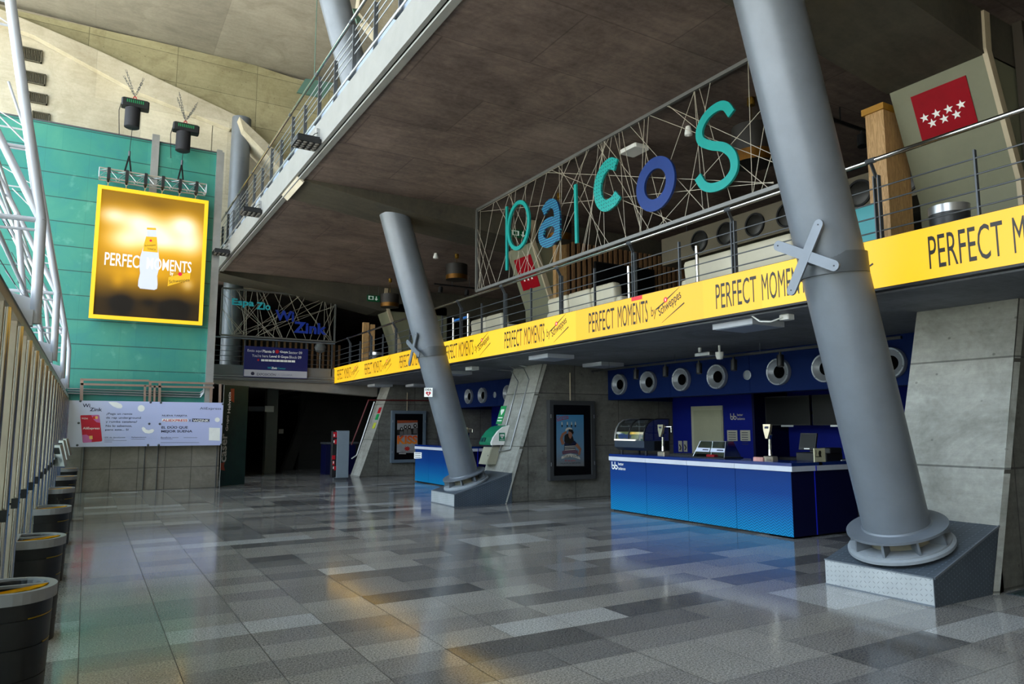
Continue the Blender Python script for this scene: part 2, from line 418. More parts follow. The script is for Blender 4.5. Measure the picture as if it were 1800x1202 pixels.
class Pl:
    """a flat face: origin, right axis, up axis, outward normal"""
    def __init__(s, o, u, v=(0, 0, 1)):
        s.o = V(o); s.u = V(u).normalized(); s.v = V(v).normalized(); s.n = s.u.cross(s.v).normalized()
    def pt(s, a, b, d=0.0): return s.o+s.u*a+s.v*b+s.n*d
    def uv(s, p): p = V(p)-s.o; return (p.dot(s.u), p.dot(s.v))
def faceW(x): return Pl((x, 0, 0), (0, -1, 0))     # seen from the atrium: right is towards the camera
def faceS(y): return Pl((0, y, 0), (1, 0, 0))      # facing the camera side
_tc = {}
def glyphs(st, bold=0.0, shear=0.0, res=3, sp=1.0):
    k = (st, bold, shear, sp)
    if k in _tc: return _tc[k]
    cu = bpy.data.curves.new('t', 'FONT'); cu.body = st; cu.resolution_u = res; cu.offset = bold; cu.shear = shear; cu.space_character = sp
    ob = bpy.data.objects.new('t', cu); C.objects.link(ob)
    dg = bpy.context.evaluated_depsgraph_get(); dg.update()
    me = bpy.data.meshes.new_from_object(ob.evaluated_get(dg))
    vs = [(q.co.x, q.co.y) for q in me.vertices]; fs = [tuple(p.vertices) for p in me.polygons]
    bpy.data.objects.remove(ob); bpy.data.curves.remove(cu); bpy.data.meshes.remove(me)
    _tc[k] = (vs, fs); return _tc[k]
def text(mb, pl, st, a, b, w=None, h=0.1, rot=0.0, bold=0.0, shear=0.0, d=0.002, sp=1.0, fit='box'):
    """lettering whose ink box starts at a, b; h is the ink height, w the ink width (None keeps the face's shape)"""
    vs, fs = glyphs(st, bold, shear, 3, sp)
    if not vs: return
    x0 = min(q[0] for q in vs); x1 = max(q[0] for q in vs); y0 = min(q[1] for q in vs); y1 = max(q[1] for q in vs)
    ky = h/(y1-y0); kx = ky if w is None else w/(x1-x0); c, s_ = math.cos(rot), math.sin(rot)
    out = []
    for x, y in vs:
        x = (x-x0)*kx; y = (y-y0)*ky
        out.append(pl.pt(a+x*c-y*s_, b+x*s_+y*c, d))
    mb.add(out, fs)

# ================================================================== THE SETTING
XL = 6.95                 # plane of the yellow band
FLZ = 3.23                # mezzanine floor
SOF = 2.98                # soffit under the mezzanine
SLB = 6.23                # underside of the upper slab
XE = 3.07                 # edge of the upper slab
GY = 20.6                 # green wall
con_soffit = concrete('board_marked_soffit', '#483d39', '#87766d', 'XY', 2.45, 1.25, (0.3, 0.2), 0.7, '#342b2a', 0.6, 0.5, False)
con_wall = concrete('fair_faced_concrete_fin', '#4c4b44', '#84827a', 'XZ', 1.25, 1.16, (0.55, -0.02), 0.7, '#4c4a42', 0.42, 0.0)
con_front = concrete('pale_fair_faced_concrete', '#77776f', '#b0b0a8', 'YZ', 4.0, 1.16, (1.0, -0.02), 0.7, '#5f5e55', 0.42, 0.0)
con_cream = concrete('cream_concrete', '#b3a88f', '#d6cdb8', 'XZ', 2.6, 2.4, (0.4, 0.3), 0.75, '#a4977a', 0.8, 0.5, False)  # the cream is this concrete's own colour
con_olive = concrete('weathered_beam_concrete', '#8d8664', '#b2aa86', 'XZ', 2.5, 0.95, (0.66, 0.57), 0.75, '#74694a', 0.5, 0.0)
con_ceil = concrete('high_ceiling_concrete', '#827d72', '#a39d90', 'XY', 3.4, 5.0, (0.5, 0.0), 0.75, '#757064', 0.8, 0.0, False)
con_base = concrete('stone_clad_base', '#6d675b', '#8b857a', 'XZ', 0.62, 0.56, (0.06, 0.0), 0.6, '#a59f92', 0.5, 0.0, False)
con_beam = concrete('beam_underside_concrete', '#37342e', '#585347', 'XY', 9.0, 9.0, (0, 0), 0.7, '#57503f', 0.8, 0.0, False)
con_soffit2 = concrete('painted_mezzanine_soffit', '#5c5f64', '#7c7f86', 'XY', 3.0, 1.6, (0, 0), 0.7, '#3c3e43', 0.8, 0.5, False)
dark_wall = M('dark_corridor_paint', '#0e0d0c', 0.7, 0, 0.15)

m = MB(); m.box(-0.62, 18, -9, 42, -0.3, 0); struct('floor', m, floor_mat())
pave = M('pale_outdoor_paving', '#b9b3a6', 0.8)
m = MB(); m.box(-40, -0.62, -25, 60, -0.35, -0.05); struct('ground_outside', m, pave)

# the whitish ceiling high above, and the closed sides that the photo never shows but that shade the hall
m = MB(); m.box(-4.4, 18, -9, 30, 13.98, 14.3); struct('ceiling', m, con_ceil)
m = MB(); m.box(-4.4, 18, -3.3, -3, 0, 14); struct('wall_south_blocker', m, con_cream)  # unseen, set close behind the camera to cut daylight on camera-facing sides
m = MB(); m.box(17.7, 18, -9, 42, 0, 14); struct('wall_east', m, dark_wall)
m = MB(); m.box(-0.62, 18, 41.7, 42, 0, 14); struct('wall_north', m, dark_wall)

# end wall above the green cladding, the horizontal beam and the raked bands either side of the far column
m = MB(); m.box(-5, 3.02, 24.62, 25.0, 3, 13.98); m.box(3.0, 3.9, 24.62, 25.0, 6.3, 13.98); m.box(3.9, 16, 24.72, 25.0, 6.2, 13.98); struct('wall_end_upper', m, con_cream)
pA = [at(10, 20, 'Y', 24.3), at(165, 85, 'Y', 24.3), at(420, 205, 'Y', 24.3)]
m = MB(); m.prism([at(-60, -6, 'Y', 24.5), at(10, 14, 'Y', 24.5), at(90, 32, 'Y', 24.5), at(270, 72, 'Y', 24.5), at(450, 115, 'Y', 24.5), at(600, 165, 'Y', 24.5), at(800, 240, 'Y', 24.5),
                   at(800, 420, 'Y', 24.5), at(560, 420, 'Y', 24.5), at(478, 262, 'Y', 24.5), at(425, 209, 'Y', 24.5), at(165, 85, 'Y', 24.5), at(-60, -3, 'Y', 24.5)], (0, 0.14, 0))
struct('wall_end_beam', m, con_olive)
low = [at(-60, 15, 'Y', 24.3), at(60, 62, 'Y', 24.3), at(240, 160, 'Y', 24.3), at(405, 226, 'Y', 24.3), at(420, 214, 'Y', 24.3)]
m = MB(); m.prism([at(-60, -12, 'Y', 24.3)]+pA+[low[4], low[3], low[2], low[1], low[0]], (0, 0.3, 0)); struct('trim_1', m, con_cream)
m = MB(); m.prism([at(421, 205, 'Y', 23.3), at(482, 262, 'Y', 23.3), at(560, 345, 'Y', 23.3), at(560, 372, 'Y', 23.3), at(474, 276, 'Y', 23.3), at(428, 228, 'Y', 23.3)], (0, 1.2, 0)); struct('trim_2', m, con_cream)

# green clad wall
m = MB(); m.box(-4.3, 2.78, GY, GY+0.25, 2.0, 9.17); m.box(-4.3, -0.5, GY, GY+0.25, 0, 2.1)
gw = struct('wall_green', m, green_wall_mat())
m = MB(); m.box(-4.3, 2.82, GY-0.02, GY+0.3, 9.17, 9.21); struct('wall_green_capping', m, steel_d)
# U-channel posts fixed on the cladding
ch = MB(); ch.box(2.66, 2.80, GY-0.1, GY+0.02, 2.1, 9.25); ch.box(2.80, 2.85, GY-0.1, GY+0.2, 2.1, 9.2); struct('trim_3', ch, galv)
x_ = at(274, 250, 'Y', GY-0.08).x
ch = MB(); ch.box(x_-0.09, x_+0.09, GY-0.08, GY, 7.2, 9.36); struct('trim_4', ch, galv)
# stone base under it
m = MB(); m.box(-0.62, 3.1, GY-0.04, GY+0.25, 0, 2.1); struct('wall_stone_base', m, con_base)
m = MB()
for x in (-0.02, 1.32, 1.62, 3.04): m.box(x-0.009, x+0.009, GY-0.07, GY-0.04, 0, 2.0)
struct('trim_5', m, steel_d)
# vents in the end wall
vent_d = M('bronze_vent_louvre', '#4b4636', 0.6)
for i, q in enumerate((((36, 81), (75, 90), (78, 113), (40, 105)), ((44, 124), (81, 132), (83, 152), (48, 145)), ((51, 161), (84, 168), (87, 186), (54, 180)), ((57, 195), (88, 202), (90, 222), (60, 215)))):
    P = [at(a, b, 'Y', 24.6) for a, b in q]
    x0, x1 = P[0].x, P[1].x; z1, z0 = P[0].z, P[3].z
    wd = ('highest', 'second highest', 'third', 'lowest')[i]
    t = thing('wall_vent', f'dark bronze louvred vent in the cream end wall, {wd} of the column of four', 'vent', ((x0+x1)/2, 24.6, z0), 'wall vents')
    f = MB(); f.box(x0, x1, 24.55, 24.62, z0, z0+0.03); f.box(x0, x1, 24.55, 24.62, z1-0.03, z1); f.box(x0, x0+0.03, 24.55, 24.62, z0, z1); f.box(x1-0.03, x1, 24.55, 24.62, z0, z1); f.build('frame', vent_d, t)
    f = MB(); f.box(x0, x1, 24.6, 24.62, z0, z1); n = 14
    for k in range(n): xx = x0+(x1-x0)*(k+0.5)/n; f.bar((xx, 24.585, z0+0.02), (xx, 24.585, z1-0.02), 0.018, 0.05, (1, 1, 0))
    f.build('louvres', blackm if i < 0 else vent_d, t)

# upper slab with its white edge
m = MB(); m.box(XE+0.06, 18, -9, 41.7, SLB, SLB+0.42); struct('ceiling_upper_slab', m, con_soffit)
edge_w = M('white_slab_edge', '#83837f', 0.7, spec=0.2)
m = MB(); m.box(XE, XE+0.1, -9, 24.4, SLB+0.03, SLB+0.5); m.box(XE+0.06, XE+0.16, -9, 24.4, SLB-0.03, SLB+0.04); struct('trim_6', m, edge_w)
# cantilever beams under the slab, deepening towards the fins
def beam(y0, y1, pts, nm):
    # pts: underside X, Z
    b = MB(); P = [(x, y0, z) for x, z in pts]+[(17.7, y0, pts[-1][1]), (17.7, y0, SLB+0.01), (pts[0][0], y0, SLB+0.01)]
    b.prism(P, (0, y1-y0, 0)); return struct(nm, b, con_beam)
beam(13.1, 14.3, [(3.2, 6.2), (5.2, 5.95), (6.9, 5.79), (8.2, 5.7)], 'wall_beam_middle')
beam(22.3, 23.5, [(3.13, 6.15), (6.83, 5.67), (8.1, 5.44)], 'wall_beam_far')
beam(3.72, 4.85, [(3.9, 6.15), (6.95, 5.86), (8.3, 5.7)], 'wall_beam_near')
# small pale end plates of the beams
m = MB(); m.prism([(3.1, 13.08, 6.24), (3.1, 14.32, 6.24), (3.22, 14.32, 6.14), (3.22, 13.08, 6.14)], (0.02, 0, 0.03)); struct('trim_7', m, con_cream)

# concrete fins of the ground floor
def fin_low(y0, y1, nm, x1=17.7, mt=None):
    z = [0, 0.65, 1.17, 2.3, 2.98]; x = [7.58, 7.81, 7.99, 8.36, 8.58]
    b = MB(); b.prism([(X, y0, Z) for X, Z in zip(x, z)]+[(x1, y0, 2.98), (x1, y0, 0)], (0, y1-y0, 0))
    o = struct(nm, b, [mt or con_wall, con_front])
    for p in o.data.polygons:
        if p.normal.x < -0.7: p.material_index = 1  # daylight on the fronts is put into a paler copy of the concrete
    return o
fin_low(3.72, 4.82, 'wall_fin_near'); fin_low(13.12, 14.35, 'wall_fin_middle', 12.4)
o = fin_low(22.3, 23.2, 'wall_fin_far', 12.4)
# chamfer strips with the form tie line at the fin corners
for y, nm in ((3.72, 'trim_8'), (13.12, 'trim_9')):
    m = MB()
    for k, (Z0, Z1) in enumerate(((0.0, 1.13), (1.17, 2.28), (2.32, 2.98))):
        X0 = 7.58+Z0*0.345; X1 = 7.58+Z1*0.345
        m.prism([(X0-0.006, y-0.006, Z0), (X0+0.07, y-0.03, Z0), (X0+0.075, y-0.006, Z0)], (X1-X0, 0, Z1-Z0))
    struct(nm, m, con_front)

# mezzanine slab: main part behind the yellow band and the far part
m = MB(); m.box(XL+0.12, 17.7, -9, 41.7, SOF, FLZ)
struct('floor_mezzanine', m, con_soffit2)
m = MB(); m.box(XL+0.08, 17.7, -9, 23.4, FLZ, FLZ+0.012); struct('floor_mezzanine_screed', m, M('grey_vinyl_floor', '#55534e', 0.4))
fs = MB(); fs.prism([(3.05, 23.2, FLZ), (3.05, 23.2, 2.93), (8.45, 23.2, 2.62), (8.45, 23.2, FLZ)], (0, 0.5, 0)); fs.box(3.05, XL+0.2, 23.6, 41.7, 3.0, FLZ)
struct('floor_mezzanine_far', fs, M('grey_beam_paint', '#7f7a73', 0.6, 0, 0.1))
m = MB(); m.box(3.02, 6.93, 23.1, 23.2, 3.02, 3.23); struct('trim_10', m, M('grey_edge_channel', '#5d6063', 0.5))

# mezzanine interior
m = MB(); m.box(14.0, 14.2, -9, 41.7, FLZ, SLB); struct('wall_mezzanine_back', m, M('mezzanine_back_wall', '#3d392e', 0.7))
def fin_up(y0, y1, nm, n2):
    b = MB(); b.prism([(8.62, y0, FLZ), (8.82, y0, 3.95), (8.81, y0, 4.35), (8.3, y0, 5.72), (10.6, y0, 5.72), (10.6, y0, FLZ)], (0, y1-y0, 0))
    struct(nm, b, olive)
    b = MB()
    for (xa, za), (xb, zb) in (((8.62, FLZ), (8.82, 3.95)), ((8.82, 3.95), (8.81, 4.35)), ((8.81, 4.35), (8.28, 5.75)), ((8.28, 5.75), (8.3, 6.2))):
        b.prism([(xa-0.012, y0-0.03, za), (xa+0.11, y0-0.03, za), (xb+0.11, y0-0.03, zb), (xb-0.012, y0-0.03, zb)], (0, 0.05, 0))
    struct(n2, b, cream_edge)
fin_up(3.72, 4.82, 'wall_fin_near_upper', 'trim_11'); fin_up(13.12, 14.2, 'wall_fin_middle_upper', 'trim_12'); fin_up(22.3, 23.2, 'wall_fin_far_upper', 'trim_13')
brownpanel = M('dark_brown_side_panel', '#3a3226', 0.6)
m = MB(); m.box(8.93, 14, 3.6, 3.7, FLZ, SLB); struct('wall_side_panel', m, brownpanel)

m = MB(); m.box(2.8, 3.0, 24.6, 41.7, 0, 6.3); struct('wall_west_far_blocker', m, dark_wall)  # unseen, added to keep outside light off the far mezzanine and passage
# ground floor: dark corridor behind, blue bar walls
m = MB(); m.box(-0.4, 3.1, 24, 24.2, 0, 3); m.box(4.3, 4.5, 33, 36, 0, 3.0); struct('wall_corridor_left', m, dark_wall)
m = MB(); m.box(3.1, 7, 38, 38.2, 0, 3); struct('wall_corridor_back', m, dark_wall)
m = MB(); m.box(5.42, 5.8, 26, 26.4, 0, 3.0); struct('wall_corridor_pier', m, M('grey_pier_paint', '#4c4e46', 0.6))
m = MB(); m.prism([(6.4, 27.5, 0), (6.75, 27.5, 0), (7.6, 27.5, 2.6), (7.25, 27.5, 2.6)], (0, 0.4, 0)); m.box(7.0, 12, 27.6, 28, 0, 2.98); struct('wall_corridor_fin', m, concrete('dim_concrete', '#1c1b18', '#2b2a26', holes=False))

blue_wall = M('blue_wall_paint', '#041b4c', 0.7, 0, 0.05, spec=0.12)
blue_wall2 = M('royal_blue_wall', '#0e1c78', 0.7, 0, 0.05, spec=0.12)
def bar_bay(y0, y1, tagn):
    """blue back wall, overhanging bulkhead with round vents; y0 near, y1 far"""
    m = MB(); m.box(10.4, 10.75, y0, y1, 2.215, SOF); m.box(10.41, 12.4, y1-0.02, y1, 2.215, SOF)
    for k in range(1, 4): yy = y0+(y1-y0)*k/4; m.box(10.395, 10.4, yy-0.004, yy+0.004, 2.215, SOF)
    struct('wall_bulkhead_'+tagn, m, blue_wall)
    yr = y1-2.45
    m = MB(); m.box(12.4, 12.6, yr, y1, 0, SOF); m.box(12.6, 13.6, yr, yr+0.12, 0, SOF)
    m.box(13.5, 13.6, y0, yr, 0, SOF); struct('wall_bar_back_'+tagn, m, blue_wall2)
    m = MB(); m.box(10.4, 13.5, yr-0.12, yr-0.02, 0, 2.215); m = MB(); m.box(12.4, 13.5, yr-0.06, yr-0.0, 0, 2.4); struct('wall_recess_'+tagn, m, navyd)
bar_bay(4.82, 13.12, 'near'); bar_bay(14.35, 22.3, 'middle')

# ================================================================== THINGS
def pu(pl, x, y): return pl.uv(atp(x, y, pl.o, pl.n))
def ptext(mb, pl, st, x0, y0, x1, h, **k):
    a, b = pu(pl, x0, y0); a1 = pu(pl, x1, y0)[0]; b1 = pu(pl, x0, y0-h)[1]
    text(mb, pl, st, a, b, a1-a, b1-b, **k)
def ppoly(mb, pl, pts, th=0.001, d=0.0): mb.poly(pl, [pu(pl, x, y) for x, y in pts], th, d)
def ell(cx, cy, rx, ry, n=24, a0=0.0, a1=360.0): return [(cx+rx*math.cos(math.radians(a0+(a1-a0)*i/n)), cy+ry*math.sin(math.radians(a0+(a1-a0)*i/n))) for i in range(n if abs(a1-a0) > 359 else n+1)]

# ---- leaning steel columns on tread-plate plinths
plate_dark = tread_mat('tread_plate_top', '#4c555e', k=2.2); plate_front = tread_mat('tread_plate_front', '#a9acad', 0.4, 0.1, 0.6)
def plinth(x0, y0, y1, x1, label):
    z0 = 0.25; z1 = 0.63
    t = thing('column_plinth', label, 'plinth', ((x0+x1)/2, (y0+y1)/2, 0), 'column plinths')
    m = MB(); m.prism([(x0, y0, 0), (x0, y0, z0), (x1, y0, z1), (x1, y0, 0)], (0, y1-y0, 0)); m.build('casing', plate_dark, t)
    m = MB(); m.bar((x0+0.005, y0-0.004, z0), (x1, y0-0.004, z1), 0.012, 0.02, (0, 0, 1)); m.bar((x0-0.004, y0, z0), (x0-0.004, y1, z0), 0.012, 0.012); m.bar((x0-0.003, y0, 0.008), (x0-0.003, y1, 0.008), 0.01, 0.016)
    m.build('edge_trim', steel, t)
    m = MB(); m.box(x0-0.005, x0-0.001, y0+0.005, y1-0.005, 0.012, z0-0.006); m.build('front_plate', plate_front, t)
plinth(6.60, 3.72, 4.82, 7.80, 'tread plate plinth with a bright front at the foot of the nearer leaning column')
plinth(6.44, 13.10, 14.22, 7.78, 'tread plate plinth at the foot of the farther leaning column')
def lean_column(p0, p1, label, Yc):
    p0 = V(p0); p1 = V(p1); ax = (p1-p0).normalized()
    t = thing('steel_column', label, 'column', (p0.x, p0.y, p0.z))
    m = MB(); m.tube(p0+ax*0.17, p1, 0.305, 64); m.build('shaft', steel, t, True)
    m = MB(); m.lathe([(0.46, 0.155), (0.46, 0.18), (0.32, 0.185)], p0, ax, 56); m.lathe([(0.325, 0.18), (0.31, 0.20)], p0, ax, 56); m.build('upper_flange', steel, t, True)
    m = MB(); m.lathe([(0.485, -0.03), (0.485, 0.0), (0.465, 0.012), (0.455, 0.012), (0.455, 0.03), (0.2, 0.035)], p0, ax, 56); m.build('base_ring', M('worn_light_paint', '#8e9499', 0.5, 0.1, 0.15), t, True)
    m = MB(); m.lathe([(0.30, 0.02), (0.26, 0.09), (0.29, 0.16)], p0, ax, 40); m.build('grout_neck', M('cement_grout', '#8b8675', 0.8, 0, 0.2), t, True)
    a = ax.cross(V((0, 1, 0))).normalized(); b = ax.cross(a)
    for k in range(9):
        th = 2*math.pi*(k+0.3)/9; r = a*math.cos(th)+b*math.sin(th); tg = ax.cross(r).normalized()*0.011
        m = MB(); m.prism([p0+r*0.30+ax*0.03-tg, p0+r*0.455+ax*0.03-tg, p0+r*0.435+ax*0.157-tg, p0+r*0.30+ax*0.157-tg], tg*2); m.build('gusset', steel, t)
    # strap and cross bracket at the height of the band
    s = (3.16-p0.z)/ax.z; c = p0+ax*s
    m = MB(); m.lathe([(0.306, -0.10), (0.318, -0.10), (0.318, 0.10), (0.306, 0.10)], c, V((ax.x*0.3, 0, 1)), 56); m.build('strap', M('strap_grey_steel', '#4d5256', 0.45, 0.2), t, True)
    pl = Pl((c.x-0.40, Yc, c.z+0.02), (0, -1, 0)); m = MB()
    def arm(a0, b0, a1, b1):
        A = V((a0, b0)); B = V((a1, b1)); d = (B-A).normalized(); q = V((-d.y, d.x)); r = 0.05; P = []
        for i in range(9): th = -math.pi/2+math.pi*i/8; P.append(B+d*r*math.cos(th)+q*r*math.sin(th))
        for i in range(9): th = math.pi/2+math.pi*i/8; P.append(A+d*r*math.cos(th)+q*r*math.sin(th))
        m.poly(pl, [(p.x, p.y) for p in P], 0.022)
    arm(-0.30, 0.20, 0.30, -0.12); pl = Pl(pl.o+pl.n*0.002, (0, -1, 0)); arm(-0.17, -0.27, 0.16, 0.30)
    m.build('cross_bracket', steel, t)
    m = MB(); m.tube(pl.pt(0, 0, -0.02), c, 0.045, 16); m.build('bracket_pin', steel, t, True)
    m = MB()
    for a_, b_ in ((-0.30, 0.20), (0.30, -0.12), (-0.17, -0.27), (0.16, 0.30)): m.disc(pl, a_, b_, 0.007, 0.003, 0.022, 8)
    m.build('bolt_hole', blackm, t)
    return t, p0, ax
Y1, Y2 = 4.27, 13.66
b1 = at(1583, 955, 'Y', Y1); t1 = at(1350, 0, 'Y', Y1); ax1 = (t1-b1).normalized()
z_b = 0.25+(b1.x-6.6)/1.2*0.38
p0 = b1+ax1*((0.46-b1.z)/ax1.z); lean_column(p0, b1+ax1*((5.98-b1.z)/ax1.z), 'nearer leaning grey steel column beside the blue bar counter', Y1)
b2 = at(818, 843, 'Y', Y2); t2 = at(693, 376, 'Y', Y2); ax2 = (t2-b2).normalized()
p0 = b2+ax2*((0.44-b2.z)/ax2.z); c2t, c2p, c2a = lean_column(p0, b2+ax2*((6.05-b2.z)/ax2.z), 'farther leaning grey steel column with a small heart sign', Y2)
# DEA plate fixed to the farther column
pl = Pl(at(753, 688, 'Y', Y2-0.22)+V((0.0, 0, 0)), (0.85, -0.52, 0)); 
t = thing('defibrillator_plate', 'small white plate with a red heart on the farther leaning column', 'sign', tuple(pl.o))
m = MB(); m.rect(pl, -0.085, 0.085, -0.11, 0.075, 0.01, -0.01); m.build('plate', whitem, t)
m = MB(); text(m, pl, 'DEA', -0.065, 0.015, 0.13, 0.045, bold=0.02, d=0.003); m.build('lettering', blackink, t)
m = MB(); m.disc(pl, -0.025, -0.03, 0.028, 0.002, 0.001); m.disc(pl, 0.025, -0.03, 0.028, 0.002, 0.001); m.poly(pl, [(-0.05, -0.04), (0.05, -0.04), (0, -0.095)], 0.002, 0.001); hrt = m.build('heart', red, t)
m = MB(); m.poly(pl, [(0.008, -0.01), (-0.015, -0.05), (0.0, -0.05), (-0.006, -0.078), (0.016, -0.04), (0.002, -0.04)], 0.001, 0.0035); m.build('bolt_mark', whitem, hrt)

# vertical column by the far end and the one on the level above
fc = at(405, 500, 'Y', 24.0); ft = at(424, 213, 'Y', 24.0)
m = MB(); m.tube((3.80, 24.0, FLZ), (3.82, 24.0, 11.75), 0.30, 48)
tag(m.build('steel_column', steel, None, True), 'tall vertical grey column at the far end rising past the upper walkway', 'column')
ua = at(588, 0, 'Y', 13.4); ub = at(622, 130, 'Y', 13.4); ud = (ua-ub).normalized()
m = MB(); m.tube(ub-ud*1.6, ua+ud*4.0, 0.30, 48)
tag(m.build('steel_column', steel, None, True), 'leaning grey column on the upper level behind the walkway railing', 'column')
m = MB(); m.prism([at(630, 20, 'Y', 13.9), at(662, 60, 'Y', 13.9), at(700, 90, 'Y', 13.9), at(720, -60, 'Y', 13.9), at(640, -60, 'Y', 13.9)], (0, 0.3, 0)); struct('trim_14', m, con_cream)

# ---- yellow LED band
led = NT('yellow_led_screen'); s_ = led.sep(led.pos())
wn_ = led.new('ShaderNodeTexWhiteNoise', noise_dimensions='2D'); led.link(led.comb(led.math('FLOOR', led.math('DIVIDE', s_[1], 0.96)), 0.0, 0.0), wn_.inputs['Vector'])
cc = led.ramp(wn_.outputs['Value'], [(0.0, hx('#fbc008')), (0.4, hx('#ffc60a')), (0.8, hx('#ffce1e'))], True)
led.b.inputs['Base Color'].default_value = (0.03, 0.02, 0.01, 1); led.link(cc, led.b.inputs['Emission Color']); led.b.inputs['Emission Strength'].default_value = EK*1.2; led.b.inputs['Roughness'].default_value = 0.5
LED = thing('led_ribbon_screen', 'long yellow LED ribbon along the mezzanine edge reading PERFECT MOMENTS', 'screen', (XL, 10, 3.02))
m = MB(); m.box(XL, XL+0.09, -3, 23.28, 3.025, 3.535); m.build('screen_face', led.m, LED)
m = MB(); m.box(XL+0.005, XL+0.12, -3, 23.29, 3.0, 3.025); m.box(XL+0.02, XL+0.12, -3, 23.29, 3.535, 3.545); m.box(XL+0.09, XL+0.12, -3, 23.29, 3.0, 3.54); m.build('housing', blackm, LED)
pl = faceW(XL); mk = MB(); mr = MB(); mw = MB(); ml = MB()
def schw(mb, mbr, mbw, pl, a, b, k, rot=0.43):
    c, s = math.cos(rot), math.sin(rot)
    def q(x, y): return (a+(x*c-y*s)*k, b+(x*s+y*c)*k)
    mb.stroke(pl, [q(-0.02, 0.15), q(0.16, 0.15)], 0.018*k, 0.001, 0.002); mb.stroke(pl, [q(0.22, 0.16), q(0.47, 0.17)], 0.018*k, 0.001, 0.002, [0.018*k, 0.004*k])
    mb.stroke(pl, [q(0.0, -0.06), q(0.45, -0.05)], 0.018*k, 0.001, 0.002, [0.004*k, 0.018*k])
    A = q(0, 0.0); text(mb, pl, 'Schweppes', A[0], A[1], 0.45*k, 0.15*k, rot=rot, shear=0.25, bold=0.012, d=0.003)
    r = q(0.19, 0.165); mbr.disc(pl, r[0], r[1], 0.035*k, 0.001, 0.003, 16)
    mbw.disc(pl, r[0], r[1], 0.009*k, 0.001, 0.0045, 8, 0.018*k)
for k in range(9):
    Y0 = 3.75+2.744*k-2.744
    if k == 8: Y0 = 22.9
    if k == 0: Y0 = 1.2
    if Y0-1.5 > 21.6: pass
    mk = MB(); text(mk, pl, 'PERFECT', -Y0, 3.115, 0.66, 0.33, d=0.003); text(mk, pl, 'MOMENTS', -Y0+0.74, 3.115, 0.69, 0.33, d=0.003)
    text(mk, pl, 'by', -Y0+1.5, 3.14, 0.11, 0.19, d=0.003)
    schw(mk, mr, mw, pl, -Y0+1.69, 3.13, 1.12); mk.build('lettering', blackink, LED)
mr.build('logo_dot', M('led_red', '#e0222c', 0.5, 0, 0.02, 0.6), LED); mw.build('logo_mark', whitem, LED)
a0, b0 = pu(pl, 1110, 520); a1, b1_ = pu(pl, 1129, 527); m = MB(); m.rect(pl, a0, a1, 3.475, 3.535, 0.002, 0.001); m.build('faulty_red_module', M('led_red', '#e0222c'), LED)

# ---- railings
def bars(m, P0, P1, zs, r=0.008):
    for z in zs: m.tube((P0[0], P0[1], z), (P1[0], P1[1], z), r, 6)
RZ = [3.62, 3.775, 3.93, 4.085]
R1 = thing('mezzanine_railing', 'grey steel railing with a bright handrail above the yellow LED ribbon', 'railing', (6.98, 10, FLZ))
m = MB(); m.tube((6.90, -3, 4.365), (6.90, 23.2, 4.365), 0.026, 12); m.build('handrail', chrome, R1, True)
m = MB(); bars(m, (6.97, -3), (6.97, 23.2), RZ); m.build('rail_bars', steel_d, R1)
for k in range(-2, 11):
    y = 4.25+1.94*k
    if y > 23.2: continue
    m = MB()
    for dy in (-0.025, 0.025): m.box(6.955, 7.01, y+dy-0.006, y+dy+0.006, FLZ, 4.22)
    m.bar((6.98, y, 4.2), (6.90, y, 4.34), 0.05, 0.012, (0, 1, 0)); m.tube((6.90, y-0.05, 4.365), (6.90, y+0.05, 4.365), 0.03, 10)
    m.bar((7.0, y, 3.5), (7.2, y+0.02, FLZ+0.02), 0.012, 0.03)
    m.build('post', steel_d, R1)
    y2 = y-0.965
    m = MB(); m.box(6.96, 7.0, y2-0.008, y2+0.008, FLZ, 4.17); m.build('baluster', steel_d, R1)
R2 = thing('mezzanine_railing', 'short grey railing across the far end behind the blue level sign', 'railing', (5, 23.22, FLZ))
m = MB(); m.tube((3.1, 23.15, 4.33), (6.92, 23.15, 4.33), 0.024, 10); m.build('handrail', steel, R2, True)
m = MB(); bars(m, (3.1, 23.22), (6.92, 23.22), RZ); m.build('rail_bars', steel_d, R2)
m = MB(); m.tube((3.0, 23.06, 3.15), (6.9, 23.06, 3.15), 0.012, 6); m.tube((3.0, 23.06, 3.08), (6.9, 23.06, 3.08), 0.012, 6); m.build('conduits', galv, R2)
for x in (3.15, 4.1, 5.05, 6.0, 6.85):
    m = MB(); m.box(x-0.02, x+0.02, 23.2, 23.24, FLZ, 4.31); m.build('post', steel_d, R2)
m = MB(); m.box(3.07, 6.95, 23.2, 23.23, FLZ, 3.5); m.build('kick_plate', M('grey_kick_plate', '#6a6e72', 0.5, 0.2), R2)

UZ = [7.04, 7.17, 7.30, 7.43, 7.55]
R3 = thing('walkway_railing', 'upper walkway railing along the white slab edge', 'railing', (3.12, 14, 6.73))
m = MB(); m.tube((3.07, 0, 7.68), (3.07, 24.3, 7.68), 0.026, 12); m.build('handrail', chrome, R3, True)
m = MB(); bars(m, (3.13, 0), (3.13, 24.3), UZ[1:]); m.build('rail_bars', galv, R3)
for k in range(-6, 18):
    y = 8.05+0.935*k
    if y < 0.3: continue
    main = k % 2 == 0
    m = MB(); m.box(3.10, 3.16, y-(0.014 if main else 0.01), y+(0.014 if main else 0.01), 6.70, 7.64 if main else 7.5)
    if main: m.box(3.05, 3.1, y-0.03, y+0.03, 6.75, 6.83); m.tube((3.07, y-0.05, 7.68), (3.07, y+0.05, 7.68), 0.03, 10)
    m.build('post' if main else 'baluster', steel_d, R3)
m = MB(); m.box(3.17, 3.19, 0, 24.3, 6.72, 7.03); m.build('kick_plate', M('pale_kick_glass', '#8391a3', 0.35), R3)
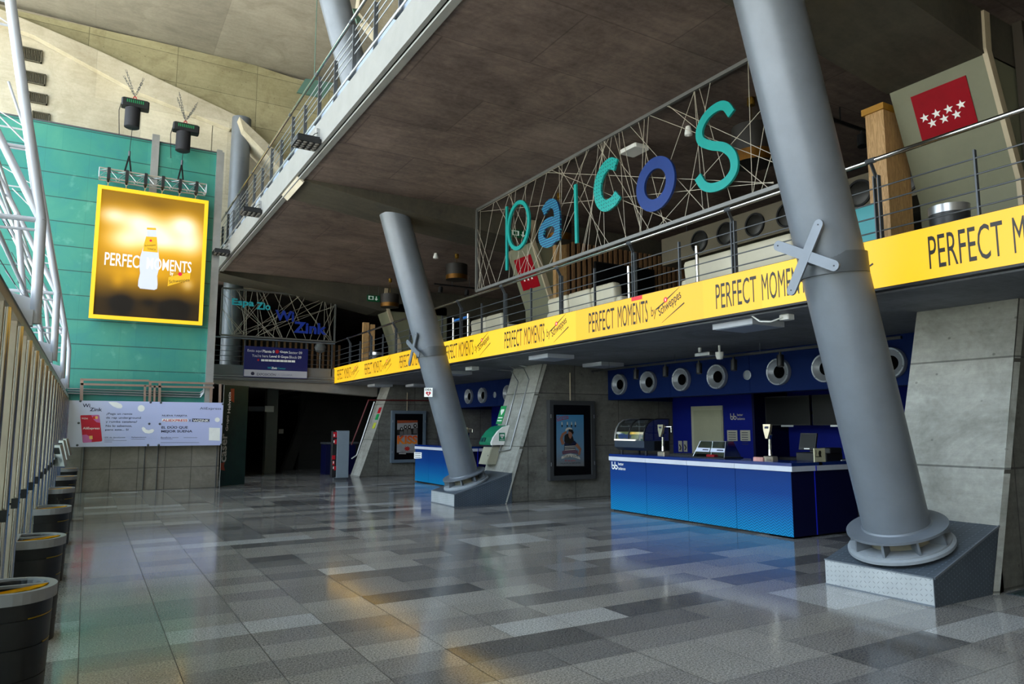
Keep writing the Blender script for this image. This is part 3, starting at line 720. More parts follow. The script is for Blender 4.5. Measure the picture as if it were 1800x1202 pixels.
m = MB(); m.tube((3.045, 0, 6.77), (3.045, 24.3, 6.77), 0.012, 6); m.tube((3.05, 0, 6.80), (3.05, 24.3, 6.80), 0.008, 6); m.build('edge_conduit', galv, R3)

# ---- floodlights on the walkway edge
def flood(x, y, wpx, label):
    P = at(x, y, 'X', 2.86); P.y = min(P.y, 20.3)
    t = thing('floodlight', label, 'floodlight', tuple(P), 'floodlights on the walkway edge')
    m = MB(); m.cbox(P.x-0.20, P.x+0.20, P.y-0.20, P.y+0.20, P.z-0.045, P.z+0.045, 0.012)
    for k in range(9): m.box(P.x-0.18, P.x+0.18, P.y-0.18+k*0.045-0.004, P.y-0.18+k*0.045+0.004, P.z+0.04, P.z+0.07)
    hs = m.build('housing', blackm, t)
    lm = M('floodlight_lens', '#7f7c77', 0.25, 0, 0.1); hm = blackm
    for i in range(4):
        for j in range(4):
            cx, cy = P.x-0.145+i*0.097, P.y-0.145+j*0.097
            m = MB(); m.lathe([(0.034, 0), (0.036, -0.006), (0.024, -0.012), (0.0, -0.014)], (cx, cy, P.z-0.045), (0, 0, 1), 14); m.build('lens', lm, hs, True)
    m = MB(); m.bar((P.x+0.1, P.y, P.z+0.06), (3.1, P.y, P.z+0.14), 0.05, 0.015); m.box(3.02, 3.1, P.y-0.04, P.y+0.04, P.z+0.1, P.z+0.28); m.build('bracket', alu, t)
    m = MB(); pts = [V((P.x+0.05, P.y, P.z+0.07)), V((P.x+0.12, P.y-0.05, P.z+0.16)), V((3.04, P.y-0.04, P.z+0.2))]; m.path(pts, 0.006, 6); m.build('cable', blackm, t)
flood(538, 251, 0, 'black floodlight with sixteen lenses, nearest on the walkway edge')
flood(441, 373, 0, 'black floodlight on the walkway edge, middle of the three')
flood(387, 446, 0, 'black floodlight on the walkway edge beside the green wall corner')

# ---- the palcos sign
PS = thing('palcos_sign', 'framed string lattice sign with the letters palcos above the mezzanine railing', 'sign', (6.9, 9, 4.43))
ya, yb, za, zb = 4.9, 13.08, 4.44, 6.20
pl = faceW(6.90); m = MB()
for q in ((ya, za, yb, za), (ya, zb, yb, zb), (ya, za, ya, zb), (yb, za, yb, zb)): m.bar((6.9, q[0], q[1]), (6.9, q[2], q[3]), 0.05, 0.045, (1, 0, 0))
m.build('frame', M('sign_frame_grey', '#6f6f6c', 0.45, 0.4), PS)
def lattice(n, w, h, seed, minlen=0.7):
    r = random.Random(seed); out = []
    while len(out) < n:
        p = (r.random()*w, 0.0); dx = r.gauss(0, 0.75)*h*(1.6 if r.random() < 0.3 else 0.8); q = (p[0]+dx, h)
        if q[0] < 0: f = p[0]/(p[0]-q[0]); q = (0.0, h*f)
        elif q[0] > w: f = (w-p[0])/(q[0]-p[0]); q = (w, h*f)
        if math.dist(p, q) > minlen: out.append((p, q))
    return out
m = MB(); cord = M('pale_string_cord', '#a79f8e', 0.6)
for (a, b), (c, d) in lattice(52, yb-ya-0.05, zb-za-0.05, 5): m.tube((6.9, ya+0.02+a, za+0.02+b), (6.9, ya+0.02+c, za+0.02+d), 0.0045, 5)
for q in (((1310, 105), (840, 372)), ((845, 372), (1360, 320)), ((958, 300), (1360, 322)), ((1170, 183), (1355, 270))):
    A = at(*q[0], 'X', 6.9); B = at(*q[1], 'X', 6.9)
    A.z = min(max(A.z, za), zb); B.z = min(max(B.z, za), zb); m.tube(A, B, 0.0045, 5)
m.build('cord_lattice', cord, PS)
pl = faceW(6.84); Z = lambda x, y: pu(pl, 820+x/3.005, 80+y/3.005)
def smooth(pts, n=6):
    out = []; P = [pts[0]]+list(pts)+[pts[-1]]
    for i in range(1, len(P)-2):
        for k in range(n):
            t = k/n; a, b, c, d = P[i-1], P[i], P[i+1], P[i+2]
            out.append(tuple(0.5*((2*b[j])+(-a[j]+c[j])*t+(2*a[j]-5*b[j]+4*c[j]-d[j])*t*t+(-a[j]+3*b[j]-3*c[j]+d[j])*t**3) for j in (0, 1)))
    out.append(pts[-1]); return out
TH = 0.035
def ringpx(m, x0, x1, y0c, y1c, xc, wd, pl=pl, Z=Z, inner=None):
    """upright elliptical ring from its left, right, top and bottom pixels; wd ring width in metres"""
    L = Z(x0, (y0c+y1c)/2)[0]; R = Z(x1, (y0c+y1c)/2)[0]; T = Z(xc, y0c)[1]; B = Z(xc, y1c)[1]
    rx, ry = (R-L)/2, (T-B)/2; m.annulus(pl, (L+R)/2, (T+B)/2, rx, ry, rx-wd, ry-wd, TH+0.003)
tealedge = [teal]
m = MB(); m.stroke(pl, [Z(218, 852), Z(218, 1188)], 0.06, TH); ringpx(m, 222, 341, 822, 1082, 278, 0.075); m.build('letter_p', teal, PS)
m = MB(); m.stroke(pl, [Z(487, 1032), Z(487, 905)]+smooth([Z(487, 905), Z(476, 848), Z(446, 836), Z(412, 882)], 6), 0.165, TH); ringpx(m, 388, 503, 908, 1066, 446, 0.165); m.build('letter_a', pattern_mat('navy_with_pale_dots', '#0a3464', '#2a9fb0', 'dots'), PS)
m = MB(); m.stroke(pl, [Z(581, 735), Z(588, 1045)], 0.065, TH); m.build('letter_l', teal, PS)
m = MB(); m.stroke(pl, smooth([Z(797, 632), Z(762, 626), Z(722, 672), Z(699, 752), Z(710, 822), Z(742, 848), Z(785, 822), Z(808, 785)], 6), 0.185, TH); m.build('letter_c', pattern_mat('teal_with_dark_dashes', '#149a92', '#0b3f4c', 'dash'), PS)
m = MB(); ringpx(m, 906, 1111, 590, 875, 1008, 0.175); m.build('letter_o', M('royal_blue_letter', '#1a3674', 0.5, spec=0.3), PS)
m = MB(); m.stroke(pl, smooth([Z(1408, 362), Z(1375, 322), Z(1330, 328), Z(1275, 375), Z(1240, 445), Z(1246, 505), Z(1300, 530), Z(1368, 540), Z(1415, 585), Z(1420, 660), Z(1375, 725), Z(1312, 752), Z(1262, 742), Z(1230, 695)], 6), 0.12, TH); m.build('letter_s', teal, PS)

# ---- Espazio sign at the far end
ES = thing('espazio_sign', 'framed string lattice sign reading Espazio WiZink at the far end', 'sign', (5.1, 23.15, 4.4))
pl = faceS(23.14); xa, xb = 3.36, 6.90; za2, zb2 = 4.40, 5.86
m = MB()
for q in ((xa, za2, xb, za2), (xa, zb2, xb, zb2), (xa, za2, xa, zb2), (xb, za2, xb, zb2)): m.bar((q[0], 23.16, q[1]), (q[2], 23.16, q[3]), 0.05, 0.05, (0, 1, 0))
m.build('frame', M('sign_frame_grey', '#6f6f6c'), ES)
m = MB()
for (a, b), (c, d) in lattice(38, xb-xa-0.05, zb2-za2-0.05, 11, 0.6): m.tube((xa+0.02+a, 23.16, za2+0.02+b), (xa+0.02+c, 23.16, za2+0.02+d), 0.0055, 5)
m.build('cord_lattice', cord, ES)
q = lambda x, y: (350+x/4.809, 400+y/4.809)
def ztext(m, st, x0, y0, x1, h, **k): a = q(x0, y0); b = q(x1, y0); ptext(m, pl, st, a[0], a[1], b[0], h/4.809, **k)
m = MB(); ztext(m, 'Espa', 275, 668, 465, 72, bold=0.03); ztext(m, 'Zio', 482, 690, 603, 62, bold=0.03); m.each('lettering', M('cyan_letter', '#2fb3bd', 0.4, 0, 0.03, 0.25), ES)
m = MB(); ztext(m, 'Wi', 640, 785, 802, 90, bold=0.035, d=0.02); ztext(m, 'Zink', 795, 888, 1075, 95, bold=0.035, d=0.02); m.each('lettering', M('deep_blue_letter', '#1a38a0', 0.4), ES)

# ---- blue level sign hung on the far railing
pl = faceS(23.0); q = lambda x, y: (420+x/10.0, 600+y/10.0)
def ztext(m, st, x0, y0, x1, h, **k): a = q(x0, y0); b = q(x1, y0); ptext(m, pl, st, a[0], a[1], b[0], h/10.0, **k)
LS = thing('level_sign', 'navy information sign hung on the far railing above the dark passage', 'sign', (5.05, 23.0, 3.13))
A = pu(pl, 430.5, 609); B = pu(pl, 540, 667)
m = MB(); m.rect(pl, A[0], B[0], 3.13, 4.09, 0.03, -0.04); LP = m.build('panel', M('sign_navy', '#0b1c70', 0.4, 0, 0.03, 0.12), LS)
m = MB(); m.rect(pl, A[0]+0.01, B[0]-0.01, 3.15, 3.36, 0.002, -0.01); m.build('white_strip', M('sign_white_strip', '#c9cbd6', 0.5, 0, 0.02, 0.15), LS)
m = MB()
ztext(m, 'Estás aquí', 150, 190, 400, 55); ztext(m, 'Planta 0', 415, 195, 625, 50, bold=0.03); ztext(m, 'Goya', 720, 210, 860, 48, bold=0.03); ztext(m, 'Sector 09', 875, 215, 1110, 46)
ztext(m, "You're here", 230, 270, 515, 50); ztext(m, 'Level 0 Goya', 535, 292, 870, 55, bold=0.03); ztext(m, 'Block 09', 885, 298, 1095, 48)
ztext(m, 'Zink', 570, 485, 672, 38, bold=0.03)
m.each('lettering', whitem, LP); m = MB()
for k in range(9): a0 = q(390+k*67, 348+k*2.5); a1 = q(390+k*67+60, 312+k*2.5); ppoly(m, pl, [a0, (a1[0], a0[1]+0.2), (a1[0], a1[1]+0.2), (a0[0], a1[1])], 0.001, 0.001)
m.build('sector_strip', whitem, LP)
m = MB(); ztext(m, 'Wi', 500, 480, 565, 34, bold=0.02); ztext(m, 'Center', 678, 488, 822, 34); m.each('lettering', M('cyan_letter', '#2fb3bd'), LS)
m = MB(); a, b = pu(pl, *q(672, 180)); m.disc(pl, a, b, 0.058, 0.002, 0.001); a, b = pu(pl, *q(340, 325)); m.disc(pl, a, b, 0.035, 0.002, 0.001); m.each('red_dot', red, LP)
m = MB(); ztext(m, 'EXPOSICIÓN', 315, 597, 645, 55, bold=0.01, d=-0.005); a, b = pu(pl, *q(242, 563)); m.disc(pl, a, b, 0.055, 0.002, -0.008); m.each('lettering', inkdark, LS)
m = MB(); ztext(m, 'LA GALERÍA', 660, 605, 942, 50, d=-0.005); m.build('lettering', M('grey_ink', '#77788a', 0.5), LS)

# ---- big screen with its truss and hoists
pl = faceS(20.30)
SC = thing('led_poster_screen', 'large yellow framed screen with a tonic bottle hanging on the green wall', 'screen', (1.17, 20.35, 4.27))
X0, X1, Z0, Z1 = -0.12, 2.47, 4.27, 7.66
def scr_col(u, v):
    g = lambda cx, cy, sx, sy, k: k*math.exp(-((u-cx)/sx)**2-((v-cy)/sy)**2)
    W_ = g(0.12, 0.80, 0.13, 0.07, 0.9)+g(0.35, 0.78, 0.15, 0.09, 0.8)+g(0.55, 0.70, 0.2, 0.12, 1.0)+g(0.80, 0.80, 0.14, 0.08, 1.0)+g(0.88, 0.66, 0.14, 0.12, 0.9)+g(0.25, 0.62, 0.18, 0.10, 0.9)+g(0.65, 0.62, 0.2, 0.07, 0.5)+g(0.87, 0.30, 0.06, 0.05, 0.5)
    A_ = 0.35+g(0.5, 0.6, 0.8, 0.33, 0.75)+g(0.3, 0.33, 0.2, 0.1, 0.35)+g(0.55, 0.36, 0.25, 0.1, 0.3)+g(0.2, 0.27, 0.05, 0.05, 0.5)-g(0.5, 0.93, 0.2, 0.06, 0.25)-g(0.42, 0.40, 0.06, 0.12, 0.3)-g(0.26, 0.43, 0.05, 0.1, 0.2)
    D = max(0.0, min(1.0, (v-0.13)/0.22)); A_ *= 0.12+0.88*D
    A_ -= g(0.25, 0.13, 0.1, 0.1, 0.12)+g(0.75, 0.10, 0.13, 0.12, 0.12)+g(0.5, 0.14, 0.07, 0.05, 0.05)
    A_ = max(0.01, A_)
    W_ = min(1.15, W_)
    return (min(1, 0.72*A_+0.8*W_), min(1, 0.36*A_+0.72*W_**1.25), min(1, 0.006*A_+0.62*W_**2.2), 1)
nx, nz = 80, 104; vs = []; cs = []
for j in range(nz+1):
    for i in range(nx+1): u, v = i/nx, j/nz; vs.append(V((X0+0.09+u*(X1-X0-0.18), 20.24, Z0+0.09+v*(Z1-Z0-0.18)))-V(SC.location)); cs.append(scr_col(u, v))
me = bpy.data.meshes.new('picture'); me.from_pydata(vs, [], [(j*(nx+1)+i, j*(nx+1)+i+1, (j+1)*(nx+1)+i+1, (j+1)*(nx+1)+i) for j in range(nz) for i in range(nx)])
ca = me.color_attributes.new('picture', 'FLOAT_COLOR', 'POINT')
for i, c in enumerate(cs): ca.data[i].color = c
t_ = NT('screen_picture'); vc = t_.new('ShaderNodeVertexColor'); vc.layer_name = 'picture'; t_.b.inputs['Specular IOR Level'].default_value = 0.1; t_.b.inputs['Base Color'].default_value = (0.01, 0.01, 0.01, 1); t_.link(vc.outputs[0], t_.b.inputs['Emission Color']); t_.b.inputs['Emission Strength'].default_value = 1.05*EK
me.materials.append(t_.m); po = bpy.data.objects.new('picture', me); C.objects.link(po); po.parent = SC
m = MB(); m.box(X0+0.03, X1-0.03, 20.26, 20.42, Z0+0.03, Z1-0.03); m.build('cabinet', blackm, SC)
m = MB()
for b_ in ((X0, X1, Z0, Z0+0.09), (X0, X1, Z1-0.09, Z1), (X0, X0+0.09, Z0+0.09, Z1-0.09), (X1-0.09, X1, Z0+0.09, Z1-0.09)): m.box(b_[0], b_[1], 20.2, 20.3, b_[2], b_[3])
m.build('yellow_frame', M('screen_yellow_border', '#fbc318', 0.5, 0, 0.03, 0.95), SC)
m = MB(); q = lambda x, y: (x/4.0, 300+y/4.0); pl = faceS(20.23)
def zp(m, pts, d): ppoly(m, pl, [q(*p) for p in pts], 0.002, d)
zp(m, [(1035, 415), (1098, 418), (1100, 470), (1112, 560), (1118, 610), (1120, 680), (1105, 740), (1108, 800), (1104, 830), (1085, 838), (985, 828), (970, 810), (973, 770), (985, 720), (980, 670), (984, 610), (1000, 560), (1022, 500), (1034, 460)], 0.001)
m.build('bottle_picture', M('screen_bottle_glass', '#cdd3f0', 0.4, 0, 0.02, 0.85), SC)
m = MB(); zp(m, [(1028, 462), (1102, 466), (1110, 576), (1004, 566), (1014, 510)], 0.004); zp(m, [(1032, 400), (1096, 403), (1098, 418), (1034, 414)], 0.004)
zp(m, [(1185, 748), (1340, 712), (1335, 765), (1178, 812)], 0.003); m.each('label_picture', M('screen_gold', '#e7b31c', 0.4, 0, 0.03, 0.8), SC)
m = MB(); mm = MB(); mw2 = MB()
def stext(m, st, x0, y0, x1, h, **k): a = q(x0, y0); b = q(x1, y0); ptext(m, pl, st, a[0], a[1], b[0], h/4.0, **k)
a, b = pu(pl, *q(1018, 537)); text(m, pl, 'Schweppes', a, b, 0.26, 0.06, rot=0.22, shear=0.2, d=0.008); stext(m, 'TONICA', 1035, 556, 1095, 14, d=0.008)
a, b = pu(pl, *q(1190, 800)); text(m, pl, 'Schweppes', a, b, 0.50, 0.115, rot=0.22, shear=0.2, d=0.008)
m.each('lettering', M('screen_black', '#20160a', 0.4), SC)
m = MB(); stext(m, 'PERFEC', 733, 662, 978, 92, bold=0.01, d=0.003); stext(m, 'MOMENTS', 1030, 690, 1345, 82, bold=0.01, d=0.006); stext(m, 'by', 1195, 742, 1218, 35, d=0.003); m.each('lettering', M('screen_white', '#ffffff', 0.4, 0, 0, 0.9), SC)
m = MB(); a, b = pu(pl, *q(1266, 727)); m.disc(pl, a, b, 0.05, 0.002, 0.008); a, b = pu(pl, *q(1060, 492)); m.disc(pl, a, b, 0.03, 0.002, 0.008); m.each('logo_dot', M('screen_pink', '#d8123f', 0.4, 0, 0, 0.8), SC)
m = MB(); q7 = lambda x, y: at(150+x/6.667, 260+y/6.667, 'Y', 20.1)
for k in range(24): xx = X0+0.1+(X1-X0-0.2)*k/23; m.box(xx-0.012, xx+0.012, 20.3, 20.36, Z1, Z1+0.03)
m.build('edge_studs', blackm, SC)
TR = thing('lighting_truss', 'aluminium lattice truss hung in front of the green wall above the screen', 'truss', (1.2, 20.1, 7.7))
ta = q7(165, 250); tb = q7(1415, 440); bz0 = q7(165, 360).z; zt = (ta.z+q7(1415, 430).z)/2; hh = 0.24
m = MB()
ch_ = [(20.0, zt), (20.24, zt), (20.0, zt-hh), (20.24, zt-hh)]
for y, z in ch_: m.tube((ta.x, y, z), (tb.x, y, z), 0.018, 8)
n = 12
for k in range(n+1):
    x = ta.x+(tb.x-ta.x)*k/n
    if k in (0, n):
        for a_, b_ in ((0, 1), (1, 3), (3, 2), (2, 0)): m.tube((x, ch_[a_][0], ch_[a_][1]), (x, ch_[b_][0], ch_[b_][1]), 0.012, 6)
    if k < n:
        x2 = ta.x+(tb.x-ta.x)*(k+1)/n
        for y in (20.0, 20.24): m.tube((x, y, zt if k % 2 else zt-hh), (x2, y, zt-hh if k % 2 else zt), 0.008, 5)
        m.tube((x, 20.0 if k % 2 else 20.24, zt), (x2, 20.24 if k % 2 else 20.0, zt), 0.008, 5)
m.build('lattice', alu, TR)
for i, xs in enumerate((275, 490, 712, 915, 1118, 1310)):
    P = q7(xs, 300); m = MB(); x = P.x
    m.box(x-0.035, x+0.035, 19.96, 20.28, zt-hh-0.03, zt+0.03); m.box(x-0.025, x+0.025, 20.06, 20.16, Z1+0.14, zt-hh)
    m.build('strap', blackm, TR)
    m = MB(); m.ring([(0.03, -0.008), (0.042, -0.008), (0.042, 0.008), (0.03, 0.008)], (x, 20.12, Z1+0.09), (0, 1, 0), 14); m.tube((x, 20.12, Z1+0.06), (x, 20.3, Z1-0.01), 0.012, 8); m.build('shackle', alu, TR)
def hoist(x, y, sx, tx, label, tops):
    c = at(x, y, 'Y', 20.1)
    t = thing('chain_hoist', label, 'hoist', tuple(c-V((0, 0, 0.3))))
    m = MB(); m.cbox(c.x-0.30, c.x+0.34, 19.96, 20.24, c.z+0.02, c.z+0.24, 0.03); mo = m.build('motor', blackm, t)
    m = MB(); pl_ = faceS(19.955)
    for k in range(9): a_ = c.x-0.18+k*0.045; m.rect(pl_, a_, a_+0.022, c.z+0.11, c.z+0.19, 0.004)
    m.build('green_grille', M('hoist_green', '#0d7a4a', 0.5), mo)
    m = MB(); m.lathe([(0.14, -0.52), (0.18, -0.5), (0.18, 0.0), (0.15, 0.02)], (c.x-0.03, 20.1, c.z), (0, 0, 1), 20); m.build('chain_bag', M('black_canvas_bag', '#121218', 0.7), t, True)
    m = MB(); m.ring([(0.025, -0.012), (0.045, -0.012), (0.045, 0.012), (0.025, 0.012)], (c.x, 20.1, c.z+0.30), (0, 1, 0), 14); m.build('hook', red, t)
    # chain bridle up to the concrete
    m = MB()
    for px_, py_ in tops:
        e = at(px_, py_, 'Y', 20.1); a_ = V((c.x, 20.1, c.z+0.34)); L = (e-a_).length; nn = int(L/0.07); d = (e-a_).normalized(); qd = d.cross(V((0, 1, 0))).normalized()
        for k in range(nn):
            s0 = a_+d*(k*0.07); sd = (qd if k % 2 else V((0, 1, 0)))*0.016
            m.tube(s0+sd, s0+d*0.09+sd, 0.006, 4); m.tube(s0-sd, s0+d*0.09-sd, 0.006, 4)
    m.build('bridle_chain', steel_d, t)
    bt = q7(sx, 90 if sx < 800 else 200); m = MB(); m.tube((c.x, 20.1, c.z-0.1), (bt.x, 20.1, zt+0.55), 0.008, 5); m.build('load_chain', blackm, t)
    m = MB(); m.tube((bt.x, 20.1, zt+0.45), (bt.x, 20.1, zt+0.58), 0.03, 8); m.build('hook_block', steel_d, t)
    m = MB()
    for y_ in (19.98, 20.26): m.bar((bt.x, 20.1, zt+0.46), (bt.x-0.08+ (0.16 if y_ > 20.1 else 0), y_, zt), 0.04, 0.01, (0, 1, 0))
    m.build('sling', blackm, t)
    m = MB(); m.path([V((c.x-0.30, 20.1, c.z+0.1)), V((c.x-0.34, 20.1, c.z-0.1)), V((c.x-0.33, 20.1, c.z-0.3)), V((c.x-0.3, 20.1, c.z-0.75))], 0.01, 5); m.build('cable', blackm, t)
hoist(236, 192, 515, 0, 'black chain hoist above the screen, nearer the white trusses', ((221, 121), (216, 130), (254, 135), (250, 145)))
hoist(325, 234, 1130, 0, 'black chain hoist above the screen, nearer the tall column', ((315, 162), (312, 172), (349, 178), (345, 188)))

# ---- printed banner on a tube frame in front of the green wall
BN = thing('sponsor_banner', 'long lilac banner with a red bank card hung below the green wall', 'banner', (1.3, 20.3, 1.1))
pl = faceS(20.30); q = lambda x, y: (110+x/6.207, 690+y/6.21)
xL = pu(pl, 112, 740)[0]; xR = pu(pl, 391, 740)[0]; zT = 2.235; zB = 1.115
m = MB(); m.rect(pl, xL, xR, zB, zT, 0.012, -0.012)
def lilac():
    t = NT('lilac_banner_print'); s = t.sep(t.pos())
    t.link(t.ramp(t.math('DIVIDE', t.math('ADD', s[0], 0.5), 4.0), [(0.0, hx('#cfcfd8')), (0.3, hx('#b9c0e2')), (1.0, hx('#b4b9e0'))]), t.b.inputs['Base Color']); t.b.inputs['Roughness'].default_value = 0.45; return t.m
m.build('sheet', lilac(), BN)
def zt_(m, st, x0, y0, x1, h, **k): a = q(x0, y0); b = q(x1, y0); ptext(m, pl, st, a[0], a[1], b[0], h/6.21, **k)
def zp(m, pts, d, th=0.0015): ppoly(m, pl, [q(*p) for p in pts], th, d)
m = MB()
zt_(m, 'Wi', 218, 160, 300, 40, bold=0.02); zt_(m, 'Zink', 295, 202, 430, 38, bold=0.02)
for st, x0, y, x1, h in (('¿Pega un remix', 478, 247, 762, 28), ('de rap underground', 473, 290, 853, 28), ('y rumba catalana?', 470, 334, 812, 28), ('No lo sabemos,', 470, 377, 757, 26), ('pero este... Sí', 465, 420, 720, 26)): zt_(m, st, x0, y, x1, h, bold=0.01)
zt_(m, '10% de devolución', 455, 497, 682, 15); zt_(m, 'Aplazamiento', 747, 497, 912, 17); zt_(m, 'Beneficios', 1072, 497, 1185, 15)
zt_(m, 'NUEVA TARJETA', 1085, 265, 1360, 24, bold=0.015); zt_(m, 'X', 1375, 318, 1402, 28, bold=0.02); zt_(m, 'EL DÚO QUE', 1078, 398, 1365, 38, bold=0.025); zt_(m, 'MEJOR SUENA', 1075, 443, 1415, 34, bold=0.025)
zt_(m, 'AliExpress', 1497, 192, 1730, 34)
for x0, x1, y in ((455, 560, 510), (455, 700, 524), (455, 540, 540), (747, 900, 510), (1072, 1200, 507), (1195, 1265, 492), (1320, 1470, 492), (1070, 1490, 547)): zp(m, [(x0, y), (x1, y), (x1, y-3), (x0, y-3)], 0.001)
zp(m, [(1415, 282), (1603, 288), (1600, 321), (1412, 318)], 0.001)
m.each('lettering', inkdark, BN)
m = MB(); zt_(m, 'WIZINK', 1420, 317, 1596, 26, bold=0.02, d=0.004)
zp(m, [(1085, 283), (1366, 285), (1364, 318), (1083, 316)], 0.0008)
zp(m, [(500, 100), (590, 104), (640, 125), (655, 150), (640, 172), (600, 170), (550, 150), (515, 120)], 0.001)
zp(m, [(862, 385), (880, 373), (900, 385), (910, 402), (940, 410), (970, 398), (990, 398), (1000, 415), (980, 438), (940, 447), (900, 440), (872, 415)], 0.001)
zp(m, ell(858, 171, 38, 36), 0.001); zp(m, ell(1688, 296, 27, 25), 0.001)
zp(m, [(1598, 382), (1718, 386), (1716, 525), (1596, 520)], 0.001)
m.each('white_print', whitem, BN)
m = MB(); zp(m, [(193, 253), (200, 247), (390, 242), (402, 250), (432, 522), (424, 532), (232, 548), (220, 540)], 0.001); zt_(m, 'ALIEXPRESS', 1088, 315, 1360, 26, bold=0.02, d=0.004)
m.each('red_card_print', M('card_red', '#c01530', 0.4, 0, 0.05), BN)
m = MB(); zp(m, [(312, 245), (390, 242), (402, 250), (408, 330), (370, 322), (335, 290)], 0.003); zp(m, [(215, 462), (260, 458), (300, 480), (318, 515), (318, 541), (232, 548), (222, 530)], 0.003); m.each('pink_card_print', M('card_pink', '#c76aa0', 0.4), BN)
m = MB(); zp(m, ell(344, 273, 16, 17), 0.0045); m.build('card_emblem_red', M('emblem_red', '#d8351f', 0.4), BN)
m = MB(); zp(m, ell(371, 272, 16, 17), 0.0055); zp(m, [(290, 472), (326, 470), (328, 508), (292, 508)], 0.0045); m.each('card_emblem_gold', M('emblem_gold', '#e7b562', 0.4), BN)
m = MB(); zt_(m, 'AliExpress', 220, 408, 403, 32, bold=0.01, d=0.0045); zt_(m, 'WiZink', 206, 290, 276, 18, d=0.0045); m.each('card_lettering', whitem, BN)
for x, y in ((38, 95), (195, 92), (960, 106), (1073, 110), (1748, 125), (48, 330), (175, 332), (945, 340), (1060, 341), (1742, 345), (30, 578), (160, 574), (932, 572), (1048, 572), (1730, 566)):
    m = MB(); a, b = pu(pl, *q(x, y)); m.lathe([(0.024, 0), (0.028, 0.008), (0.016, 0.018), (0.0, 0.02)], pl.pt(a, b, 0.0), (0, -1, 0), 12); m.build('eyelet_boss', steel_d, BN, True)
FR = thing('tube_frame', 'pale brown box tube frame behind the lilac banner', 'frame', (1.3, 20.42, 2.1))
wtube = M('pinkish_lacquered_tube', '#9a8476', 0.35, 0.5)
Y_ = 20.38; m = MB()
def pb(x0, y0, x1, y1, w_=0.07): m.bar(at(x0, y0, 'Y', Y_), at(x1, y1, 'Y', Y_), w_, 0.05, (0, 1, 0))
pb(142, 667, 262, 669, 0.05); pb(142, 675, 262, 678, 0.05); pb(144, 665, 143, 705); pb(262, 671, 376, 674, 0.05); pb(262, 679, 376, 681, 0.05)
pb(264, 670, 263, 708, 0.06); pb(281, 671, 280, 708, 0.06); pb(255, 677, 254, 708, 0.05); pb(272, 678, 271, 708, 0.05); pb(371, 682, 370, 712, 0.07); pb(387, 675, 386, 712, 0.06)
m.build('box_tubes', wtube, FR)
m = MB()
for dy in (0, 4, 8): m.path([at(118, 683+dy, 'Y', 20.52), at(352, 690+dy, 'Y', 20.52), at(358, 686+dy*0.5, 'Y', 20.52), at(359, 672, 'Y', 20.52)], 0.018, 6)
m.build('conduits', galv, FR)

# ---- dark banner of the passage corner
pl = Pl((3.2, 20.9, 0), (0.85, 0.53, 0))
CB = thing('vertical_banner', 'dark green vertical banner at the passage corner, reading Caser Grupo Helvetia', 'banner', (3.35, 21.2, 0.0))
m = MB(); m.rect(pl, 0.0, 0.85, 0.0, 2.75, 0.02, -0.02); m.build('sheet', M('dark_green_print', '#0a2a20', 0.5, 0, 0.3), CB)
q6 = lambda x, y: (380+x/5.467, 640+y/5.464)
def vtext(m, st, xb, yb_, xt, yt, wpx, **k):
    a0, b0 = pu(pl, *q6(xb, yb_)); a1, b1 = pu(pl, *q6(xt, yt)); aw = pu(pl, *q6(xb-wpx, yb_))[0]
    text(m, pl, st, a0, b0, math.hypot(b1-b0, a1-a0), abs(a0-aw), rot=math.pi/2, **k)
m = MB(); vtext(m, 'Helvetia', 135, 470, 137, 265, 28, bold=0.015); vtext(m, 'Grupo', 120, 640, 125, 490, 30, bold=0.01); m.each('lettering', whitem, CB)
m = MB(); vtext(m, 'caser', 95, 940, 105, 665, 45, bold=0.02); m.build('lettering', M('grey_print', '#b0b3ad', 0.5), CB)
m = MB(); ppoly(m, pl, [q6(*p) for p in ((44, 950), (82, 940), (72, 975), (84, 1022), (44, 1015))], 0.001, 0.001); ppoly(m, pl, [q6(*p) for p in ((140, 235), (175, 235), (172, 370), (140, 350))], 0.001, 0.001); m.each('orange_mark', M('orange_print', '#8a3a1c', 0.5), CB)

# door leaf and far pier signs in the dark passage
dY = 24.3; a = at(414, 720, 'Y', dY); b = at(426, 845, 'Y', dY)
t = thing('door_leaf', 'pale pink door leaf standing open beside the dark passage', 'door', (a.x, dY, 0))
m = MB(); P0, P1 = at(410, 850, 'Y', dY), at(424, 850, 'Y', dY); m.box(P0.x, P1.x, dY, dY+0.05, 0.02, 2.25); m.build('leaf', M('door_pink_beige', '#8f7263', 0.5), t); lf = t.children[0]
m = MB(); m.tube((P0.x+0.06, dY-0.05, 1.05), (P0.x+0.18, dY-0.05, 1.05), 0.012, 6); m.tube((P0.x+0.18, dY-0.05, 1.05), (P0.x+0.18, dY, 1.05), 0.012, 6); m.build('handle', alu, lf)
t = thing('hanging_sign', 'dark hanging sign with a small white panel in the passage', 'sign', (5.3, 26, 2.35))
A = at(437, 714, 'Y', 25.9); B = at(481, 723, 'Y', 25.9); E_ = at(466, 714, 'Y', 25.9)
m = MB(); m.box(A.x, E_.x, 25.9, 25.95, B.z, A.z); m.build('dark_panel', M('sign_dark', '#15202a'), t)
m = MB(); m.box(E_.x, B.x, 25.88, 25.95, B.z-0.02, A.z+0.02); m.build('white_panel', M('dim_white', '#a8a8a0', 0.6), t)
t = thing('wall_notice', 'small square white notice in the dark passage', 'notice', tuple(at(494, 758, 'Y', 26.9)))
A = at(490, 754, 'Y', 27.3); B = at(498, 762, 'Y', 27.3); m = MB(); m.box(A.x, B.x, 27.28, 27.3, B.z, A.z); m.build('sheet', M('dim_white', '#a8a8a0', 0.6), t)
